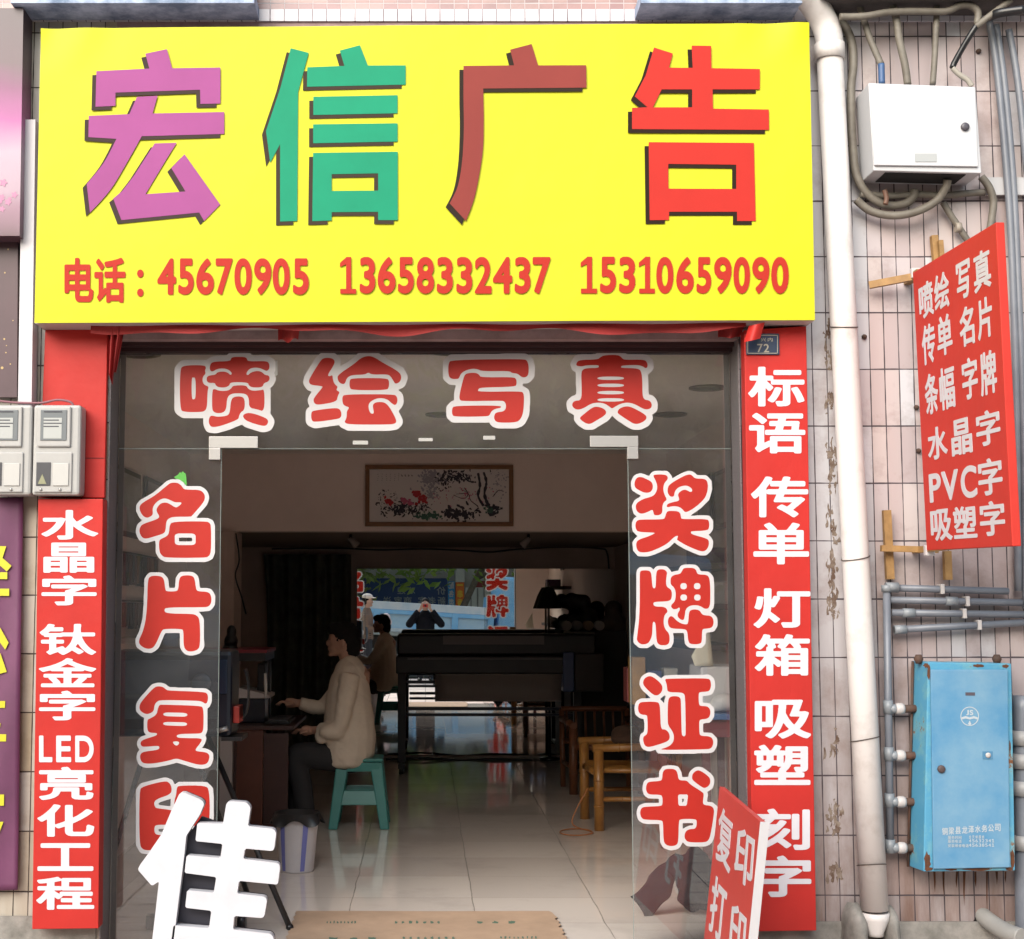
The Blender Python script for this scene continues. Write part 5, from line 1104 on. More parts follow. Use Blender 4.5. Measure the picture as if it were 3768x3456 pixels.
def hand(g, w_, dirv, up, n=5):
    d_ = dirv.normalized(); sd2 = d_.cross(up).normalized()
    g.tube([w_, w_ + d_ * .05, w_ + d_ * .085], [.026, .036, .032], 10, flat=.55)
    for k in range(4):
        b_ = w_ + d_ * .082 + sd2 * (k - 1.5) * .019; L_ = (.062, .074, .070, .054)[k]
        g.tube([b_ - d_ * .015, b_ + d_ * L_ * .5 + up * .008, b_ + d_ * L_ - up * (.014 + .004 * k)], [.0095, .009, .0075], 8)
    t0 = w_ + d_ * .03 - sd2 * .03; g.tube([t0, t0 + d_ * .03 - sd2 * .018 - up * .006, t0 + d_ * .062 - sd2 * .02 - up * .014], [.012, .0105, .008], 8)
hand(g, wrR, Vector((-1, -.05, .03)), Vector((0, 0, 1))); hand(g, wrL, Vector((-1, .15, -.05)), Vector((0, 0, 1)))
knL, knR = s6(720, 1235, -.10), s6(700, 1235, .12); anL, anR = s6(800, 1690, -.10), s6(690, 1690, .12)
g.tube([pel + Vector((0, -.08, 0)), knL, anL], [.085, .06, .045], 12); g.tube([pel + Vector((0, .08, 0)), knR, anR], [.085, .06, .045], 12)
blob(g, 'body', skin, PN, .0075, 3)
g = G()      # jacket: loose, rounded back, long hem over the stool
prof = [(s6(1172, 425), .070, .085), (s6(1175, 480), .105, .15), (s6(1170, 560), .128, .185), (s6(1160, 720), .155, .195), (s6(1165, 900), .172, .20), (s6(1165, 1050), .185, .205), (s6(1150, 1200), .190, .21), (s6(1135, 1300), .165, .20)]
b0 = 0
for i in range(len(prof) - 1):
    for k in range(5):
        t = k / 5; c_ = prof[i][0].lerp(prof[i + 1][0], t); rx = prof[i][1] + (prof[i + 1][1] - prof[i][1]) * t; ry = prof[i][2] + (prof[i + 1][2] - prof[i][2]) * t
        g.ell(c_, (rx, ry, .05))
def sleeve(pts, rs):
    P2 = spline(pts, 7); n2 = len(P2); rad = [rs[0] + (rs[1] - rs[0]) * i / (n2 - 1) + .002 * math.sin(i * 1.4) for i in range(n2)]; g.tube(P2, rad, 14)
sleeve([shL + Vector((.0, 0, -.01)), shL.lerp(elL, .5) + Vector((.012, -.02, 0)), elL, elL.lerp(wrL, .8)], (.072, .046)); sleeve([shR, elR, elR.lerp(wrR, .95)], (.068, .042))
g.ell(elL + Vector((-.04, 0, -.03)), (.09, .06, .055)); g.ell(s6(1165, 425), (.072, .075, .022)); g.ell(s6(960, 1060, -.15), (.07, .05, .045)); g.ell(s6(930, 1090, -.16), (.04, .035, .03))
jk = blob(g, 'jacket', mat('beige_jacket', (.60, .51, .41), .8, var=.12, vscale=7, bump=.35, bscale=22), PN, .011, 4)
for v in jk.data.vertices:      # soft cloth folds
    q_ = v.co; nn = noise.noise((q_.x * 9, q_.y * 9, q_.z * 14)) ; cr = abs(noise.noise((q_.x * 4 + 3, q_.y * 4, q_.z * 9 + q_.x * 8))); v.co = q_ + v.normal * (.002 * nn - .004 * max(0, .16 - cr) / .16)
g = G()
for kn, an, s_ in ((knL, anL, -.08), (knR, anR, .08)):
    hp = pel + Vector((0, s_, -.01)); g.tube(spline([hp, hp.lerp(kn, .5) + Vector((0, 0, .01)), kn, kn.lerp(an, .5), an + Vector((0, 0, -.02))], 5), [.10 - .04 * i / 20 for i in range(21)], 14)
g.ell(pel, (.15, .17, .11)); blob(g, 'trousers', mat('black_trousers', (.022, .021, .023), .85), PN, .012, 4)
g = G()
for an in (anL, anR): g.ell(Vector((an.x - .07, an.y, .055)), (.14, .05, .05)); g.ell(Vector((an.x + .01, an.y, .07)), (.06, .045, .07))
blob(g, 'shoes', mat('black_shoes', (.012, .011, .012), .4), PN, .012, 2)
g = G(); g.ell(hc + Vector((.022, 0, .030)), (.098, .083, .098)); g.ell(hc + Vector((-.045, 0, .075)), (.060, .070, .045)); g.ell(hc + Vector((.060, 0, -.035)), (.066, .070, .090)); g.ell(hc + Vector((-.07, 0, .062)), (.030, .055, .028))
hr = blob(g, 'hair', mat('black_hair', (.008, .007, .007), .75, spec=.15), PN, .010, 1)
for v in hr.data.vertices: v.co = v.co + v.normal * (.005 * noise.noise(v.co * 40) + .004 * noise.noise(v.co * 90))
for sy in (-1, 1): G().ell(hc + Vector((-.084, .031 * sy, .006)), (.004, .009, .005)).build('eye', mat('eye_dark', (.03, .022, .018), .3), PN)

# ---- teal plastic stool
ST = empty('plastic_stool', (S3(1325, 3000).x, SY_, 0), 'teal plastic stool under the seated person', 'stool')
teal = mat('teal_plastic', (.040, .21, .19), .32, var=.08, vscale=6)
cx = S3(1325, 2900).x; hz = .455
G().box(cx - .155, cx + .155, SY_ - .15, SY_ + .15, hz - .025, hz).build('seat', teal, ST, bevel=.012)
G().box(cx - .140, cx + .140, SY_ - .152, SY_ - .140, hz - .085, hz - .026).box(cx - .140, cx + .140, SY_ + .140, SY_ + .152, hz - .085, hz - .026).build('apron', teal, ST, bevel=.005)
for sx in (-1, 1):
    for sy in (-1, 1):
        t = lambda k, z, w_: [Vector((cx + sx * k, SY_ + sy * (k - .005), z)), Vector((cx + sx * (k - w_), SY_ + sy * (k - .005), z)), Vector((cx + sx * (k - w_), SY_ + sy * (k - .005 - w_), z)), Vector((cx + sx * k, SY_ + sy * (k - .005 - w_), z))]
        G().hexa(t(.200, 0, .060), t(.152, hz - .026, .085)).build('leg', teal, ST, bevel=.008)
for sx in (-1, 1):
    G().hexa([(cx - .142, SY_ + sx * .176, .155), (cx + .142, SY_ + sx * .176, .155), (cx + .142, SY_ + sx * .164, .155), (cx - .142, SY_ + sx * .164, .155)], [(cx - .128, SY_ + sx * .160, .25), (cx + .128, SY_ + sx * .160, .25), (cx + .128, SY_ + sx * .148, .25), (cx - .128, SY_ + sx * .148, .25)]).build('brace', teal, ST, bevel=.006)
    G().hexa([(cx + sx * .181, SY_ - .138, .155), (cx + sx * .181, SY_ + .138, .155), (cx + sx * .169, SY_ + .138, .155), (cx + sx * .169, SY_ - .138, .155)], [(cx + sx * .165, SY_ - .125, .25), (cx + sx * .165, SY_ + .125, .25), (cx + sx * .153, SY_ + .125, .25), (cx + sx * .153, SY_ - .125, .25)]).build('brace', teal, ST, bevel=.006)

# ---- computer desk with hutch
DYf = Zd(9.85)
DK = empty('computer_desk', (atY(950, 3030, DYf).x, DYf, 0), 'red brown computer desk with a red edged upper shelf', 'desk')
mah = mat('red_brown_veneer', (.115, .035, .020), .35, var=.35, vscale=4); mah2 = mat('dark_veneer', (.05, .017, .013), .4, var=.3, vscale=5)
xa, xb, xc_ = atY(869, 2900, DYf).x, atY(966, 2900, DYf).x, atY(1058, 2900, DYf).x; ztop = atY(900, 2672, DYf).z
G().box(xa, xb, DYf, DYf + .02, .0, ztop - .025).build('side_panel', mah, DK)
G().box(xb + .002, xc_, DYf + .03, DYf + .05, .0, ztop - .05).build('drawer_front', mah2, DK)
G().box(xa, xc_ - .02, DYf + .022, DYf + .95, .0, .05).box(xa - .02, xa - .002, DYf, DYf + .95, 0, ztop - .026).build('carcass', mah2, DK)
G().box(xa - .03, xc_ + .04, DYf - .02, DYf + 1.0, ztop - .025, ztop).build('desk_top', mah2, DK, bevel=.004)
zr = atY(900, 2390, DYf + .2).z; xe = atY(985, 2390, DYf + .2).x
G().box(-1.78, xe, DYf + .15, DYf + .75, zr - .022, zr).build('upper_shelf', mat('dark_red_shelf', (.20, .018, .030), .35), DK, bevel=.003)
G().box(-1.78, xe - .01, DYf + .16, DYf + .75, zr - .075, zr - .023).build('shelf_apron', dark, DK)
G().box(xe - .03, xe - .01, DYf + .5, DYf + .52, ztop, zr - .076).box(-1.70, -1.68, DYf + .5, DYf + .52, ztop, zr - .076).build('shelf_post', dark, DK)
tag(G().box(atY(806, 2900, DYf - .05).x, xa - .022, DYf - .05, DYf + .6, 0, ztop - .06).build('white_cabinet', mat('grey_white_panel', (.42, .38, .37), .5), None, bevel=.004), 'grey white cabinet side left of the computer desk', 'cabinet')
# things on the desk
e = empty('desk_printer', (atY(930, 2600, DYf + .3).x, DYf + .3, ztop), 'small dark printer with white paper under the red shelf', 'printer')
px0, px1 = atY(868, 2600, DYf + .3).x, atY(978, 2600, DYf + .3).x
G().box(px0, px1, DYf + .25, DYf + .6, ztop, ztop + .16).build('body', navy, e, bevel=.01)
G().hexa([(px0, DYf + .24, ztop + .165), (px1 + .03, DYf + .24, ztop + .165), (px1 + .03, DYf + .60, ztop + .165), (px0, DYf + .60, ztop + .165)], [(px0 + .02, DYf + .24, ztop + .235), (px1 + .03, DYf + .24, ztop + .185), (px1 + .03, DYf + .60, ztop + .185), (px0 + .02, DYf + .60, ztop + .235)]).build('paper_stack', mat('pale_paper', (.50, .46, .45), .7), e)
e = empty('keyboard', (atY(1060, 2630, DYf + .3).x, DYf + .3, ztop), 'dark keyboard with a pale edge at the hands of the seated person', 'keyboard')
k0, k1 = atY(985, 2640, DYf + .3).x, atY(1075, 2640, DYf + .3).x
G().box(k0, k1, DYf + .12, DYf + .55, ztop + .002, ztop + .022).build('keyboard_body', dark, e, bevel=.005)
G().box(k0 + .02, k1 - .02, DYf + .14, DYf + .53, ztop + .0225, ztop + .03).build('keys', mat('key_grey', (.08, .08, .09), .5, var=.6, vscale=60), e)
e = empty('monitor', (atY(1010, 2500, DYf + .55).x, DYf + .6, ztop), 'black flat monitor turned to the seated person', 'monitor')
mx_ = atY(985, 2500, DYf + .6).x
G().box(mx_ - .05, mx_, DYf + .40, DYf + .85, ztop + .09, ztop + .39).build('screen_case', dark, e, bevel=.01)
G().box(mx_ - .07, mx_ + .03, DYf + .55, DYf + .70, ztop, ztop + .015).box(mx_ - .04, mx_ - .02, DYf + .6, DYf + .65, ztop + .015, ztop + .1).build('stand', dark, e)
pr = atY(985, 2550, DYf); tag(G().tube([atY(976, 2478, DYf + .1), atY(978, 2520, DYf + .1), atY(978, 2570, DYf + .1)], [.008, .011, .008], 10).build('pen_tube', mat('pale_tube', (.55, .53, .5), .4)), 'pale upright tube standing at the edge of the desk', 'tube')
tag(blob(G().ell(atY(850, 2360, DYf + .45), (.05, .05, .05)).ell(atY(852, 2325, DYf + .45), (.035, .035, .05)).ell(atY(846, 2390, DYf + .45), (.06, .05, .03)), 'ornament', dark, None, .012, 2), 'small black ornament on the red edged shelf', 'ornament')
a, b = atY(1000, 2130, 8.14), atY(0, 0, 8.14)

# ---- waste bin
p = atZ(1092, 3205, 0.0); BN = empty('waste_bin', (p.x, p.y, 0), 'white waste bin with blue stripes and a black bag', 'waste bin')
hb = atY(1092, 3005, p.y - .1).z
G().lathe((p.x, p.y, 0), [(.088, 0), (.094, .01), (.120, hb - .005), (.126, hb), (.118, hb), (.115, hb - .02)], 36).build('bin', mat('bin_white', (.52, .50, .52), .4, var=.1, vscale=8), BN)
for a0 in (-2.45, -1.30, .6):
    g = G(); g.sheet(lambda u, v: Vector((p.x + (.0955 + .0262 * v) * math.cos(a0 + .26 * u + .1 * v), p.y + (.0955 + .0262 * v) * math.sin(a0 + .26 * u + .1 * v), .012 + (hb - .05) * v)), 6, 10); g.build('stripe', mat('bin_blue', (.13, .14, .36), .4), BN)
def bag(u, v):
    a = u * 2 * math.pi; r = .125 + .016 * math.sin(a * 7) * v + .02 * v; return Vector((p.x + r * math.cos(a), p.y + r * math.sin(a), hb + .012 - .05 * v * (1 + .4 * math.sin(a * 5))))
g = G(); g.sheet(bag, 64, 4); g.lathe((p.x, p.y, hb - .05), [(.001, 0), (.10, .01), (.118, .055), (.126, .062)], 32, cap=False); g.build('bin_bag', mat('bag_black', (.012, .012, .013), .35), BN)

# ---- bamboo armchairs
bam = mat('varnished_bamboo', (.32, .15, .035), .35, col2=(.22, .09, .02), vscale=12); bam2 = mat('red_bamboo', (.17, .060, .025), .4, var=.3, vscale=10)
def chair(ox, oy, rz, m, lab, hb=.62):
    e = empty('bamboo_chair', (ox, oy, 0), lab, 'chair', 'bamboo armchairs inside the doorway'); e.rotation_euler = (0, 0, rz)
    o0 = Vector((ox, oy, 0)); wz = .27; dz = .25
    def bt(name, pts, r):
        g = G(); g.tube([o0 + Vector(q_) for q_ in pts], r, 10)
        a_, b_ = o0 + Vector(pts[0]), o0 + Vector(pts[-1])
        for t in (.3, .62): c_ = a_.lerp(b_, t); d_ = (b_ - a_).normalized() * .005; rr_ = r if not isinstance(r, list) else r[0]; g.tube([c_ - d_, c_ + d_], rr_ * 1.12, 10)
        return g.build(name, m, e)
    for sx in (-1, 1):
        bt('leg', [(sx * wz, -dz, 0), (sx * wz, -dz, .52)], .033); bt('leg', [(sx * wz, dz, 0), (sx * wz, dz + .05, hb)], .022)
        bt('armrest', [(sx * wz, -dz - .04, .53), (sx * wz, dz + .04, .54)], .026)
        bt('side_rail', [(sx * wz, -dz, .20), (sx * wz, dz, .20)], .016)
    bt('seat_rail', [(-wz, -dz, .36), (wz, -dz, .36)], .022); bt('seat_rail', [(-wz, dz, .36), (wz, dz, .36)], .02)
    g = G()
    for k in range(12): x = -wz + .03 + k * (2 * wz - .06) / 11; g.tube([o0 + Vector((x, -dz, .385)), o0 + Vector((x, dz, .375))], .018, 6)
    g.build('seat', m, e)
    g = G(); g.tube([o0 + Vector((-wz, dz + .05, hb)), o0 + Vector((wz, dz + .05, hb))], .022, 8)
    for k in range(7): x = -wz + .04 + k * (2 * wz - .08) / 6; g.tube([o0 + Vector((x, dz + .02, .40)), o0 + Vector((x, dz + .05, hb))], .010, 6)
    g.build('backrest', m, e); return e
p = atZ(2193, 3055, 0); chair(p.x + .25, p.y + .27, R(-86), bam, 'yellow bamboo armchair inside the doorway, the front one')
p = atZ(2075, 2925, 0); chair(p.x + .33, p.y + .30, R(4), bam2, 'red brown bamboo armchair behind the yellow one')
pa = [atZ(2120, 3068, .012), atZ(2160, 3060, .012), atZ(2150, 3045, .012), atZ(2110, 3052, .012)]
pipe_pts = [atY(2164, 2900, Zd(9.75)), atY(2120, 2980, Zd(9.72)), atY(2108, 3035, Zd(9.7))] + [atZ(2090 + 60 * math.cos(t) + 30, 3062 + 12 * math.sin(t), .01) for t in [i * .7 for i in range(20)]]
tag(G().tube(spline(pipe_pts, 4), .004, 8).build('orange_cord', mat('orange_cord', (.30, .10, .025), .5)), 'orange cord coiled on the floor by the yellow bamboo chair', 'cord')
# folded dark towel on the seat
tag(blob(G().ell(atY(2330, 2720, Zd(10.2)), (.16, .12, .05)).ell(atY(2300, 2700, Zd(10.25)), (.10, .08, .06)), 'folded_blanket', mat('brown_cloth', (.07, .035, .02), .9, var=.4, vscale=14), None, .02, 3), 'brown folded blanket on the bamboo chairs', 'blanket')

# ---- vinyl cutter on its stand behind the left pane
CYY = Zd(7.15)
VC = empty('vinyl_cutter', (-.98, CYY, 0), 'dark navy cutting machine on a black stand behind the left pane', 'machine')
za, zb = atY(600, 2395, CYY).z, atY(600, 2712, CYY).z; xa, xb = -1.5, atY(852, 2550, CYY).x
G().box(xa, xb, CYY, CYY + .30, zb, za).build('body', navy, VC, bevel=.02)
G().box(xa + .01, xb - .02, CYY - .012, CYY - .0005, zb + .20, za - .04).build('front_panel', mat('navy_panel', (.020, .030, .055), .22), VC, bevel=.006)
G().lathe(Vector((-.98 - .08, CYY - .014, (za + zb) / 2 + .05)), [(.05, 0), (.046, -.006), (.03, -.012), (.01, -.014)], 24, 'Y').build('dial', mat('navy_dial', (.05, .07, .10), .2), VC)
xe0, xe1 = xb + .002, atY(905, 2600, CYY).x
def cap(u, v):
    a = -1.4 + 2.6 * u; return Vector((xe0 + (xe1 - xe0 + .01) * math.cos(a * .62) * (.75 + .25 * (1 - v)), CYY + .02 + .22 * v, (zb + .10) + .10 + .12 * math.sin(a)))
G().sheet(cap, 24, 8, thick=(-.006, 0, 0)).build('end_cover', dark, VC)
G().box(xe0, xe0 + .03, CYY + .05, CYY + .2, zb + .06, zb + .14).build('red_carriage', mat('carriage_red', (.35, .03, .02), .4), VC, bevel=.004)
G().box(xe0 - .05, xe1 - .02, CYY + .01, CYY + .25, zb - .02, zb - .001).build('base_rail', dark_m, VC)
G().tube([atY(800, 2690, CYY - .02), atY(838, 2680, CYY - .02)], .012, 10).build('latch_handle', clampm, VC)
for q0, q1, nm in (((545, 2720), (412, 3160), 0), ((700, 2720), (760, 2900), 0), ((760, 2700), (1066, 3410), 0)):
    a = atY(*q0, CYY + .12); b = atZ(1066, 3412, .012) if q1[0] > 1000 else atY(*q1, CYY - .02)
    if q1[0] == 412: b = a + (atY(412, 3160, CYY + .05) - a) * ((a.z - .01) / (a.z - atY(412, 3160, CYY + .05).z)); b.x = max(b.x, -1.74)
    if q1[0] == 760: b = Vector((a.x + .25, a.y + .35, .01))
    lg = G().tube([a, b], .0135, 10).build('leg', dark_m, VC); G().ell(b, (.018, .018, .016)).build('foot', dark, lg)
for px in (556, 890): G().lathe(atZ(px, 3392, .035), [(.036, -.018), (.036, .018)], 18, 'X').build('caster', dark, VC)
pipe('power_cord', [(425, 2720), (432, 2850), (430, 2990), (424, 3012)], CYY - .08, [.003] * 18 + [.011], dark, 'thin black cord with a plug hanging behind the left pane')
# ---- sample racks and ledge on the left wall
rr = random.Random(9)
for k, (ya, yb, lab) in enumerate(((2035, 2160, 'upper row of dark sample strips on the left wall'), (2215, 2325, 'lower row of brown sample strips on the left wall'))):
    X = -1.78; a = atX(442, ya, X); b = atX(570, ya, X); zlo = atX(442, yb, X).z + .02; e = empty('sample_rack', (X, a.y, zlo), lab, 'rack')
    G().box(X - .015, X + .012, a.y, b.y, a.z - .0, a.z + .012).build('rail', dark, e)
    for i in range(14):
        y = a.y + (b.y - a.y) * (i + .2) / 14; w_ = (b.y - a.y) / 14 * .72; tone = rr.choice([(.10, .04, .025), (.16, .06, .03), (.05, .035, .03), (.03, .03, .035), (.20, .09, .04)])
        G().box(X - .005, X + .025, y, y + w_, zlo + rr.uniform(-.015, .015), a.z - .003).build('sample_strip', mat('strip_%02d' % int(tone[0] * 100), tone, .4), e)
a = atX(440, 2345, -1.79); tag(G().box(-1.80, -1.62, a.y - .3, a.y + 1.5, a.z - .03, a.z).build('wall_ledge', mat('pale_ledge', (.34, .30, .27), .5)), 'pale ledge along the left wall above the machine', 'shelf')
# ---- right wall: small shelves, white case, blue table
for k, (ya, lab) in enumerate(((2075, 'top dark shelf on the right wall'), (2222, 'middle dark shelf on the right wall'), (2370, 'lowest dark shelf on the right wall'))):
    a = atX(2700, ya, 1.84); e = tag(G().box(1.58, 1.849, a.y - .2, a.y + 1.3, a.z - .035, a.z).build('wall_shelf', mat('dark_shelf', (.045, .022, .022), .4), None, bevel=.003), lab, 'shelf')
    zs = a.z
    if k == 0: tag(G().box(1.62, 1.80, a.y + .05, a.y + .35, zs + .001, zs + .10).build('shelf_box', mat('purple_box', (.10, .04, .09), .5)), 'dark purple box on the top wall shelf', 'box')
    if k == 1: tag(G().box(1.60, 1.80, a.y - .1, a.y + .45, zs + .001, zs + .13).build('shelf_box', mat('grey_box', (.30, .28, .27), .5)), 'pale grey carton on the middle wall shelf', 'box')
    if k == 2:
        tag(blob(G().ell((1.66, a.y + .1, zs + .05), (.06, .12, .05)).ell((1.70, a.y + .25, zs + .04), (.07, .08, .04)), 'paper_heap', mat('pale_heap', (.45, .43, .42), .7), None, .015, 2), 'heap of pale paper on the lowest wall shelf', 'paper')
wy = Zd(8.0); a, b = atY(2578, 2452, wy), atY(2700, 2612, wy)
tag(G().box(a.x, 1.83, wy, wy + .35, b.z, a.z).build('white_case', mat('white_case', (.52, .52, .55), .4), None, bevel=.012), 'white plastic case on the blue table behind the right pane', 'case')
TB = empty('blue_table', (1.5, wy, 0), 'blue topped table along the right wall behind the right pane', 'table')
zt2 = b.z - .005; G().box(atY(2535, 2700, wy).x, 1.83, wy - .25, wy + 1.3, zt2 - .03, zt2).build('table_top', mat('blue_laminate', (.05, .12, .28), .35), TB, bevel=.004)
for x in (atY(2545, 2700, wy).x + .02, 1.78):
    for y in (wy - .2, wy + 1.2): G().box(x, x + .04, y, y + .04, 0, zt2 - .031).build('leg', mat('dark_red_leg', (.08, .02, .02), .5), TB)
G().box(atY(2535, 2700, wy).x + .02, 1.81, wy - .22, wy - .20, zt2 - .12, zt2 - .031).build('apron', mat('dark_red_apron', (.14, .03, .04), .5), TB)
cols = [(.30, .16, .04), (.05, .06, .16), (.36, .34, .30), (.16, .03, .03), (.06, .10, .06), (.28, .24, .10)]
for i in range(6):
    x = 1.16 + .09 * (i % 3); y = wy + .45 + .22 * (i // 3); hh = rr.uniform(.1, .28)
    tag(G().box(x, x + .075, y, y + .16, zt2 + .001, zt2 + hh).build('carton', mat('carton_%d' % i, cols[i], .5, var=.3, vscale=15), None, bevel=.003), ('orange carton', 'navy carton', 'cream carton', 'dark red carton', 'green carton', 'mustard carton')[i] + ' among the boxes on the blue table', 'carton', 'cartons on the blue table')
tag(G().sheet(lambda u, v: Vector((1.43 + .10 * u - .02 * v, wy - .02 + .02 * u, a.z + .002 + .17 * v * (.3 + u))), 4, 6, thick=(0, .002, 0)).build('paper_sheet', mat('cream_paper', (.62, .58, .46), .7)), 'cream paper sheet standing on the white case', 'paper')
tag(blob(G().ell((1.56, wy - .12, zt2 + .05), (.07, .06, .05)).ell((1.66, wy - .1, zt2 + .04), (.09, .07, .04)).ell((1.5, wy - .1, zt2 + .02), (.07, .06, .025)), 'crumpled_paper', mat('white_crumple', (.5, .5, .52), .7), None, .012, 1), 'crumpled white paper lying on the blue table', 'paper')
# ---- dark tarpaulin strip on the floor behind the right pane
tarp = mat('dusty_tarp', (.018, .018, .022), .9, spec=.1, var=.5, vscale=9, bump=.4, bscale=20)
TP = empty('machine_cover', (1.2, Zd(7.1), 0), 'dusty dark grey tarpaulin lying folded behind the right pane', 'tarpaulin')
cA, cB, cC = atZ(2352, 3345, .03), atY(2440, 3235, Zd(7.2)), atY(2500, 3165, Zd(7.3))
def fl(u, v):
    c_ = (cA * (1 - u) ** 2 + cB * 2 * u * (1 - u) + cC * u * u); wd = (.15 - .06 * u)
    return c_ + Vector((.55 * wd * (v - .5) + .012 * math.sin(u * 9 + v * 4), -.02 * math.sin(v * 3), -wd * (v - .45) * .85 + .012 * noise.noise((u * 5, v * 4, 1))))
G().sheet(fl, 30, 12, thick=(.004, .012, -.002)).build('flap', tarp, TP)
g = G(); rr = random.Random(4)
for px, py, r0 in ((2500, 3190, .07), (2540, 3240, .08), (2560, 3290, .075), (2600, 3300, .07), (2580, 3210, .08), (2530, 3300, .05), (2545, 3332, .04), (2620, 3240, .08), (2560, 3160, .06)): g.ell(atY(px, py, Zd(7.25)), (r0, r0 * .8, r0 * .85))
o = blob(g, 'bundle', tarp, TP, .014, 2)
for v in o.data.vertices: v.co = v.co + v.normal * .022 * noise.noise(v.co * 14)
# ---- cardboard mat on the floor
card = mat('brown_cardboard', (.40, .275, .185), .9, var=.2, vscale=5)
MT = empty('cardboard_mat', (atZ(1560, 3400, .004).x, .75, .004), 'flattened cardboard sheet with green print lying in the doorway', 'cardboard')
ol = [(1085, 3362), (1090, 3352), (1300, 3352), (1600, 3353), (2020, 3352), (2032, 3358), (2045, 3372)]
for i in range(9): ol += [(2052 + i * 7, 3376 + i * 14), (2040 + i * 7 + (8 if i % 2 else 0), 3382 + i * 14)]
ol += [(2120, 3530), (1020, 3530)]
for i in range(8): ol += [(1030 + i * 7, 3500 - i * 18), (1042 + i * 7, 3492 - i * 18)]
fnz = lambda x, y, d: atZ(x, y, .004 + d)
g = G(); put(g, [ol], fnz, .0003, .005); g.build('sheet', card, MT)
g = G(); rr = random.Random(6)
for x0, y0, n_, w_ in ((1200, 3392, 9, 13), (1452, 3392, 7, 26), (1750, 3392, 3, 60), (1210, 3452, 3, 70), (1480, 3450, 8, 26), (1840, 3448, 9, 16)):
    for i in range(n_):
        xx = x0 + i * w_; ww = w_ * .55
        for k in range(4): xs = xx + rr.uniform(0, ww * .5); put(g, [[(xs, y0 + rr.uniform(-4, 2)), (xs + ww * rr.uniform(.25, .55), y0 + rr.uniform(-4, 2)), (xs + ww * .4, y0 + rr.uniform(3, 7)), (xs, y0 + rr.uniform(3, 7))]], fnz, .0051, .0056 + k * .0001)
g.build('printed_marks', mat('green_box_print', (.07, .13, .09), .9), MT)
# ================================================================== THE STREET BEHIND THE CAMERA (seen in the mirror and the panes)
# ---- photographer standing where the picture was taken
def person(root, pts, cloth, trous, hairm, scale=1.0, hat=None, camera_up=False, facing=1):
    pass
PH = empty('person', (0, -6.62, -.02), 'person in a dark jacket raising a red camera to the face', 'person')
zg = -.02; hx, hy = 0.0, -6.585; hz_ = 1.49
sk2 = mat('skin_light', (.42, .26, .19), .5)
g = G(); g.ell((hx, hy, hz_), (.074, .092, .112)); g.ell((hx, hy + .085, hz_ - .02), (.012, .018, .024)); g.ell((hx, hy + .06, hz_ - .08), (.03, .03, .025)); g.tube([(hx, hy - .01, hz_ - .07), (hx, hy - .02, 1.30)], [.05, .06], 12)
for s in (-1, 1): g.ell((hx + s * .076, hy - .005, hz_ - .01), (.01, .017, .03))
g.tube([(0, hy - .02, 1.30), (0, hy - .03, 1.2), (0, hy - .03, .95)], [.06, .085, .085], 14)
for s in (-1, 1):
    sh = Vector((s * .18, hy - .03, 1.24)); el_ = Vector((s * .30, hy + .05, 1.10)); wr = Vector((s * .095, hy + .13, 1.40))
    g.tube([sh, el_, wr], [.04, .036, .026], 12)
    d_ = (Vector((s * .055, -6.455, 1.47)) - wr); hand(g, wr, d_, Vector((0, 1, 0)))
    g.tube([(s * .08, hy - .03, .95), (s * .10, hy - .02, .5), (s * .11, hy - .03, .08)], [.09, .065, .045], 12)
blob(g, 'body', sk2, PH, .009, 3)
g = G()
for k in range(12): z = 1.29 - k * .04; g.ell((0, hy - .03, z + .05), (.09 + .10 * min(1, k / 3), .085 + .035 * min(1, k / 3), .05))
for s in (-1, 1): g.tube([(s * .16, hy - .03, 1.245), (s * .31, hy + .04, 1.11), (s * .135, hy + .115, 1.36)], [.088, .078, .058], 12); g.ell((s * .31, hy + .04, 1.10), (.075, .07, .07))
blob(g, 'jacket', mat('charcoal_jacket', (.008, .009, .013), .9, spec=.1), PH, .014, 3)
g = G()
for s in (-1, 1): g.tube([(s * .08, hy - .03, .92), (s * .10, hy - .02, .5), (s * .11, hy - .03, .05)], [.11, .085, .07], 12)
g.ell((0, hy - .03, .9), (.165, .12, .1)); blob(g, 'trousers', mat('dark_trousers', (.02, .022, .03), .85), PH, .014, 3)
g = G()
for s in (-1, 1): g.ell((s * .11, hy + .03, .03), (.048, .13, .05))
blob(g, 'shoes', dark, PH, .014, 1)
g = G(); g.ell((hx, hy - .018, hz_ + .035), (.083, .098, .092)); g.ell((hx, hy - .05, hz_), (.08, .06, .09)); blob(g, 'hair', MATS['black_hair'], PH, .012, 1)
for s in (-1, 1): G().ell((hx + s * .032, hy + .088, hz_ + .008), (.012, .006, .008)).build('eye', MATS['eye_dark'], PH)
CM = empty('compact_camera', (0, -6.45, 1.43), 'small red camera held up by the person in the dark jacket', 'camera')
G().box(-.048, .048, -6.452, -6.430, 1.432, 1.492).build('body', mat('camera_red', (.45, .02, .025), .3), CM, bevel=.006)
G().lathe((0, -6.4295, 1.462), [(.020, 0), (.020, .006), (.012, .007), (.003, .006)], 20, 'Y').build('lens', dark, CM)
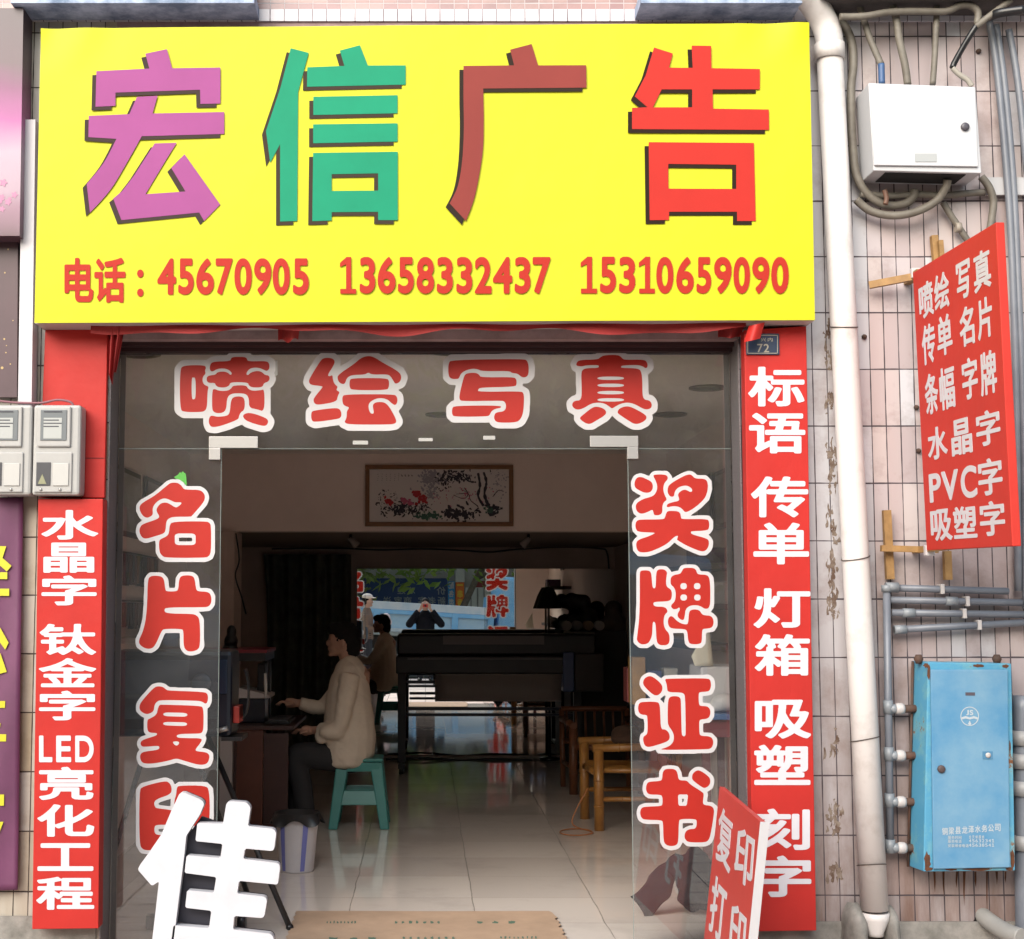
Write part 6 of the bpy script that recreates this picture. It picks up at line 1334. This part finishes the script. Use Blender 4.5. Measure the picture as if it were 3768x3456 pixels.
# ---- passer-by in a white cap, looking to the right
q0 = Vector((-1.13, -6.75, 0)); PB = empty('person', (q0.x, q0.y, -.02), 'person in a white cap and brown jacket standing beside the camera', 'person')
g = G(); hc = Vector((q0.x, q0.y, 1.55)); g.ell(hc, (.092, .074, .112)); g.ell(hc + Vector((.092, 0, -.02)), (.018, .012, .024)); g.ell(hc + Vector((.06, 0, -.08)), (.035, .03, .028)); g.tube([hc + Vector((-.01, 0, -.07)), hc + Vector((-.02, 0, -.2))], [.05, .06], 12)
for s in (-1, 1): g.ell(hc + Vector((-.005, s * .076, -.01)), (.018, .01, .03))
g.tube([hc + Vector((-.02, 0, -.2)), hc + Vector((-.02, 0, -.3)), hc + Vector((-.02, 0, -.6))], [.06, .08, .08], 14)
for s in (-1, 1):
    a_ = hc + Vector((-.02, s * .19, -.27)); b_ = hc + Vector((.0, s * .23, -.54)); c_ = hc + Vector((.22, s * .16, -.48)); g.tube([a_, b_, c_], [.038, .034, .026], 12); hand(g, c_, Vector((1, -.2 * s, .1)), Vector((0, 0, 1)))
    g.tube([hc + Vector((-.02, s * .08, -.62)), hc + Vector((.0, s * .09, -1.05)), hc + Vector((-.02, s * .09, -1.46))], [.09, .065, .045], 12)
blob(g, 'body', sk2, PB, .010, 3)
g = G()
for k in range(15): g.ell(hc + Vector((-.02, 0, -.165 - k * .04)), (.085 + .05 * min(1, k / 4), .085 + .115 * min(1, k / 3), .05))
for s in (-1, 1): g.tube([hc + Vector((-.02, s * .17, -.27)), hc + Vector((0, s * .235, -.54)), hc + Vector((.17, s * .18, -.495))], [.082, .076, .06], 12)
blob(g, 'jacket', mat('brown_jacket', (.17, .115, .085), .85), PB, .014, 3)
g = G()
for s in (-1, 1): g.tube([hc + Vector((-.02, s * .08, -.62)), hc + Vector((0, s * .09, -1.05)), hc + Vector((-.02, s * .09, -1.52))], [.11, .085, .07], 12)
blob(g, 'trousers', MATS['dark_trousers'], PB, .014, 3)
g = G()
for s in (-1, 1): g.ell((q0.x + .03, q0.y + s * .09, .03), (.13, .048, .05))
blob(g, 'shoes', dark, PB, .014, 1)
g = G(); g.ell(hc + Vector((-.032, 0, .015)), (.095, .084, .10)); blob(g, 'hair', MATS['black_hair'], PB, .012, 1)
g = G(); g.ell(hc + Vector((-.012, 0, .092)), (.108, .095, .062)); g.ell(hc + Vector((.105, 0, .066)), (.065, .07, .012)); blob(g, 'cap', mat('white_cap', (.70, .66, .60), .8), PB, .010, 2)
G().ell(hc + Vector((.083, -.032, .01)), (.007, .012, .008)).ell(hc + Vector((.083, .032, .01)), (.007, .012, .008)).build('eyes', MATS['eye_dark'], PB)
tag(blob(G().ell((q0.x + .36, q0.y + .12, 1.22), (.09, .07, .10)).ell((q0.x + .40, q0.y + .10, 1.14), (.08, .06, .08)).ell((q0.x + .30, q0.y + .13, 1.11), (.05, .05, .08)), 'carried_bag', mat('pale_bag', (.68, .58, .58), .6), None, .014, 2), 'pale plastic bag held by the person in the white cap', 'bag')
# ---- blue lorry parked at the kerb
LBL = mat('lorry_blue', (.16, .46, .78), .45, col2=(.28, .56, .78), vscale=2.5); LWH = mat('lorry_dusty_rail', (.62, .66, .66), .7, col2=(.42, .55, .62), vscale=4)
TK = empty('lorry', (0, -9.9, -.16), 'dusty blue lorry with ribbed drop sides parked across the pavement', 'lorry')
TK.rotation_euler = (0, R(3.4), R(-3))
bo = Vector((0, -9.9, -.16)); TT = lambda x, y, z: Vector((x, -9.9 + y, -.16 + z))
def tb(name, x0, x1, y0, y1, z0, z1, m, par=TK, bev=.008): return G().box(x0, x1, -9.9 + y0, -9.9 + y1, -.16 + z0, -.16 + z1).build(name, m, par, bevel=bev)
LPA = mat('lorry_panel', (.42, .60, .70), .6, col2=(.30, .52, .70), vscale=3.5)
sb = tb('drop_side', -2.9, 1.35, 0, .04, 1.02, 1.62, LPA)
tb('top_rail', -2.9, 1.35, .0405, .075, 1.49, 1.66, LWH, sb)
g = G()
for x in (-2.9, -2.05, -1.2, -.35, .5, 1.28): g.box(x, x + .13, -9.859, -9.79, -.16 + 1.02, -.16 + 1.49)
g.box(-2.77, 1.28, -9.859, -9.80, -.16 + 1.40, -.16 + 1.488); g.build('rib', LBL, sb, bevel=.006)
tb('bottom_rail', -2.9, 1.35, .0405, .105, 1.02, 1.10, LWH, sb)
tb('drop_side', -2.9, 1.35, -2.0, -1.96, 1.02, 1.62, LBL); tb('tail_board', -2.94, -2.90, -1.96, 0, 1.02, 1.62, LBL); tb('load_bed', -2.9, 1.35, -1.96, 0, .94, 1.02, LWH); tb('head_board', 1.35, 1.40, -1.98, .02, .94, 1.9, LBL)
tb('chassis', -2.7, 3.2, -1.4, -.6, .62, .9, dark_m)
cb_ = tb('cab', 1.5, 3.1, -2.0, .02, .62, 2.35, LBL, TK, .09)
tb('side_window', 1.95, 2.85, .022, .03, 1.45, 2.1, mat('tinted_window', (.03, .04, .045), .08), cb_); tb('cab_door', 1.85, 2.95, .021, .035, .75, 1.42, LBL, cb_)
for x in (-1.7, -.6, 2.4):
    for y in (-.02, -1.7):
        wl_ = G().lathe((x, -9.9 + y - .14, -.16 + .42), [(.20, -.10), (.40, -.12), (.42, -.08), (.42, .08), (.40, .12), (.20, .10)], 28, 'Y').build('wheel', mat('tyre_rubber', (.02, .02, .02), .85), TK); G().lathe((x, -9.9 + y - .14, -.16 + .42), [(.19, -.09), (.19, .09), (.06, .11)], 20, 'Y').build('rim', mat('rim_grey', (.3, .3, .3), .5), wl_)
# ---- shops across the street
BC = empty('street_building', (0, -17.5, 0), 'two storey shop building across the street seen in the mirror', 'building')
WALL = mat('grey_render', (.50, .48, .46), .85, var=.25, vscale=1.2, bump=.2)
G().box(-16, 16, -23, -17.5, -.02, 6.4).build('wall', WALL, BC)
for k in range(9):
    x = -13 + k * 3.1; f = G().box(x, x + 1.7, -17.499, -17.44, 3.5, 4.6).build('window', mat('frame_white', (.6, .6, .6), .5), BC); G().box(x + .08, x + 1.62, -17.439, -17.43, 3.58, 4.52).build('pane', mat('far_pane', (.05, .06, .07), .1), f)
def far(px, py, Y=-17.3): # mirror picture point -> world point on the far side
    d = ray(px, py); t = (MY - CAM.y) / d.y; h_ = CAM + d * t; t2 = (Y - MY) / -d.y; return Vector((h_.x + d.x * t2, Y, h_.z + d.z * t2))
def farbox(name, x0, y0, x1, y1, m, lab, cat_, items=(), bold=.03, colr=None, Y=-17.3):
    a, b = far(x0, y0, Y), far(x1, y1, Y); e = empty(name, ((a.x + b.x) / 2, Y, b.z), lab, cat_)
    G().box(a.x, b.x, Y - .1, Y, b.z, a.z).build('board', m, e)
    if items:
        g = G()
        for ch, u0, v0, u1, v1 in items:
            X0, X1 = b.x + (a.x - b.x) * u0, b.x + (a.x - b.x) * u1; Z0, Z1 = a.z + (b.z - a.z) * v1, a.z + (b.z - a.z) * v0
            lp = [[(X0 + (X1 - X0) * x, Z0 + (Z1 - Z0) * y) for x, y in l] for l in glyph(ch, bold)]; put(g, lp, lambda x, y, d: Vector((x, Y + d, y)), .0005, .012)
        g.build('lettering', colr, e)
    return e
farbox('far_shop_sign', 1318, 2128, 1646, 2245, mat('deep_blue_board', (.012, .045, .16), .5), 'dark blue shop board with grey characters across the street', 'sign',
       [('价', .02, .27, .12, .52), ('欢', .36, .27, .45, .50), ('迎', .47, .27, .56, .50), ('新', .02, .58, .11, .84), ('老', .13, .58, .22, .84), ('客', .24, .58, .33, .84), ('商', .40, .58, .49, .84), ('家', .51, .58, .60, .84), ('送', .63, .58, .72, .84)], .02, mat('grey_letters', (.24, .27, .30), .6))
farbox('far_upright_sign', 1648, 2140, 1673, 2236, mat('sky_blue_board', (.04, .28, .62), .5), 'narrow blue upright sign with white characters across the street', 'sign', [('配', .1, .03, .9, .28), ('各', .1, .34, .9, .60), ('类', .1, .66, .9, .92)], .03, white_p)
farbox('far_upright_sign', 1677, 2143, 1708, 2236, mat('orange_board', (.75, .17, .03), .5), 'narrow orange upright sign with yellow characters across the street', 'sign', [('一', .15, .08, .85, .14), ('串', .2, .30, .8, .62), ('香', .2, .66, .8, .94)], .02, mat('yellow_letters', (.80, .60, .05), .5))
farbox('far_shop_sign', 1676, 2080, 1710, 2142, mat('pale_board', (.62, .60, .58), .6), 'pale board above the orange upright sign', 'sign')
farbox('far_shop_sign', 1738, 2138, 1788, 2162, mat('dull_red_board', (.22, .03, .03), .6), 'small dull red board over the white shutters', 'sign')
SH = farbox('far_shutters', 1712, 2162, 1800, 2240, mat('pale_shutter', (.52, .54, .54), .5), 'pale panelled shutters of a shop across the street', 'shutter')
for px in (1732, 1757, 1780): a_, b_ = far(px, 2164, -17.29), far(px + 2.5, 2238, -17.29); G().box(b_.x if b_.x < a_.x else a_.x, max(a_.x, b_.x), -17.299, -17.28, b_.z, a_.z).build('shutter_rail', dark_m, SH)
# ---- street trees
def leafmat(nm, c1_, c2_):
    m = mat(nm, c1_, .55, col2=c2_, vscale=1.2); p = m.node_tree.nodes['Principled BSDF']; t = m.node_tree; tl = t.nodes.new('ShaderNodeBsdfTranslucent'); mx = t.nodes.new('ShaderNodeMixShader'); mx.inputs[0].default_value = .5
    t.links.new(p.inputs['Base Color'].links[0].from_socket, tl.inputs[0]); t.links.new(p.outputs[0], mx.inputs[1]); t.links.new(tl.outputs[0], mx.inputs[2]); t.links.new(mx.outputs[0], t.nodes['Material Output'].inputs[0]); return m
LM = [leafmat('leaf_green', (.17, .28, .04), (.32, .40, .09)), leafmat('leaf_olive', (.17, .25, .05), (.33, .38, .11))]
bark = mat('bark', (.16, .13, .10), .9, var=.4, vscale=9, bump=.6, bscale=15)
def tree(x, y, h, spread, seed, lab, nl=5200, low=()):
    rr = random.Random(seed); e = empty('street_tree', (x, y, -.02), lab, 'tree', 'street trees across the road')
    g = G(); tips = []
    def branch(p, d, L, r, lev):
        pts = [p]; q = p
        for i in range(4): d = (d + Vector((rr.gauss(0, .16), rr.gauss(0, .16), .04))).normalized(); q = q + d * L / 4; pts.append(q); tips.append((q, lev)) if lev > 0 else None
        g.tube(pts, [r, r * .9, r * .78, r * .68, r * .6], 8)
        if lev < 3:
            for k in range(4 if lev == 0 else 3):
                a = rr.uniform(0, 6.28); nd = (d * .7 + Vector((math.cos(a), math.sin(a), rr.uniform(-.1, .5))) * rr.uniform(.6, 1.0)).normalized(); branch(pts[rr.choice([2, 3, 4])], nd, L * rr.uniform(.55, .8) * (spread if lev == 0 else 1), r * .55, lev + 1)
    branch(Vector((x, y, -.02)), Vector((rr.gauss(0, .05), rr.gauss(0, .05), 1)), h * .48, .11, 0)
    g.build('trunk', bark, e)
    lg = G(); T2 = [t for t in tips if t[1] >= 1]
    T2 = T2 + [(Vector(c), 2) for c in low] * 3
    for k in range(nl):
        c_, lv = rr.choice(T2); s = .55 if lv == 1 else .42; p_ = c_ + Vector((rr.gauss(0, s), rr.gauss(0, s), rr.gauss(0, s * .75)))
        a, b = rr.uniform(0, 6.28), rr.uniform(-1.1, .9); u = Vector((math.cos(a) * math.cos(b), math.sin(a) * math.cos(b), math.sin(b))); w_ = u.cross(Vector((rr.gauss(0, 1), rr.gauss(0, 1), rr.gauss(0, 1)))).normalized(); L_ = rr.uniform(.10, .2)
        lg.quadlist([p_ - u * L_, p_ + w_ * L_ * .42, p_ + u * L_, p_ - w_ * L_ * .42], [(0, 1, 2, 3)])
    lg.build('crown', LM[seed % 2], e, fix=False)
tree(-2.6, -14.4, 6.2, 1.15, 21, 'leafy street tree across the road, left one', 6500, [(-2.0, -13.6, 2.7), (-1.5, -13.5, 2.55), (-1.0, -13.5, 2.75), (-2.1, -13.6, 2.2)]); tree(.1, -14.6, 6.8, 1.2, 22, 'leafy street tree across the road, near the middle', 6500, [(-.5, -13.8, 2.75), (-.1, -13.6, 2.4), (.3, -13.7, 2.85), (.8, -13.8, 2.95)]); tree(4.2, -14.2, 6.0, 1.15, 23, 'leafy street tree across the road, right one'); tree(-6.6, -14.8, 6.6, 1.2, 24, 'leafy street tree across the road, far left one')
if FONT: bpy.data.objects.remove(FONT)
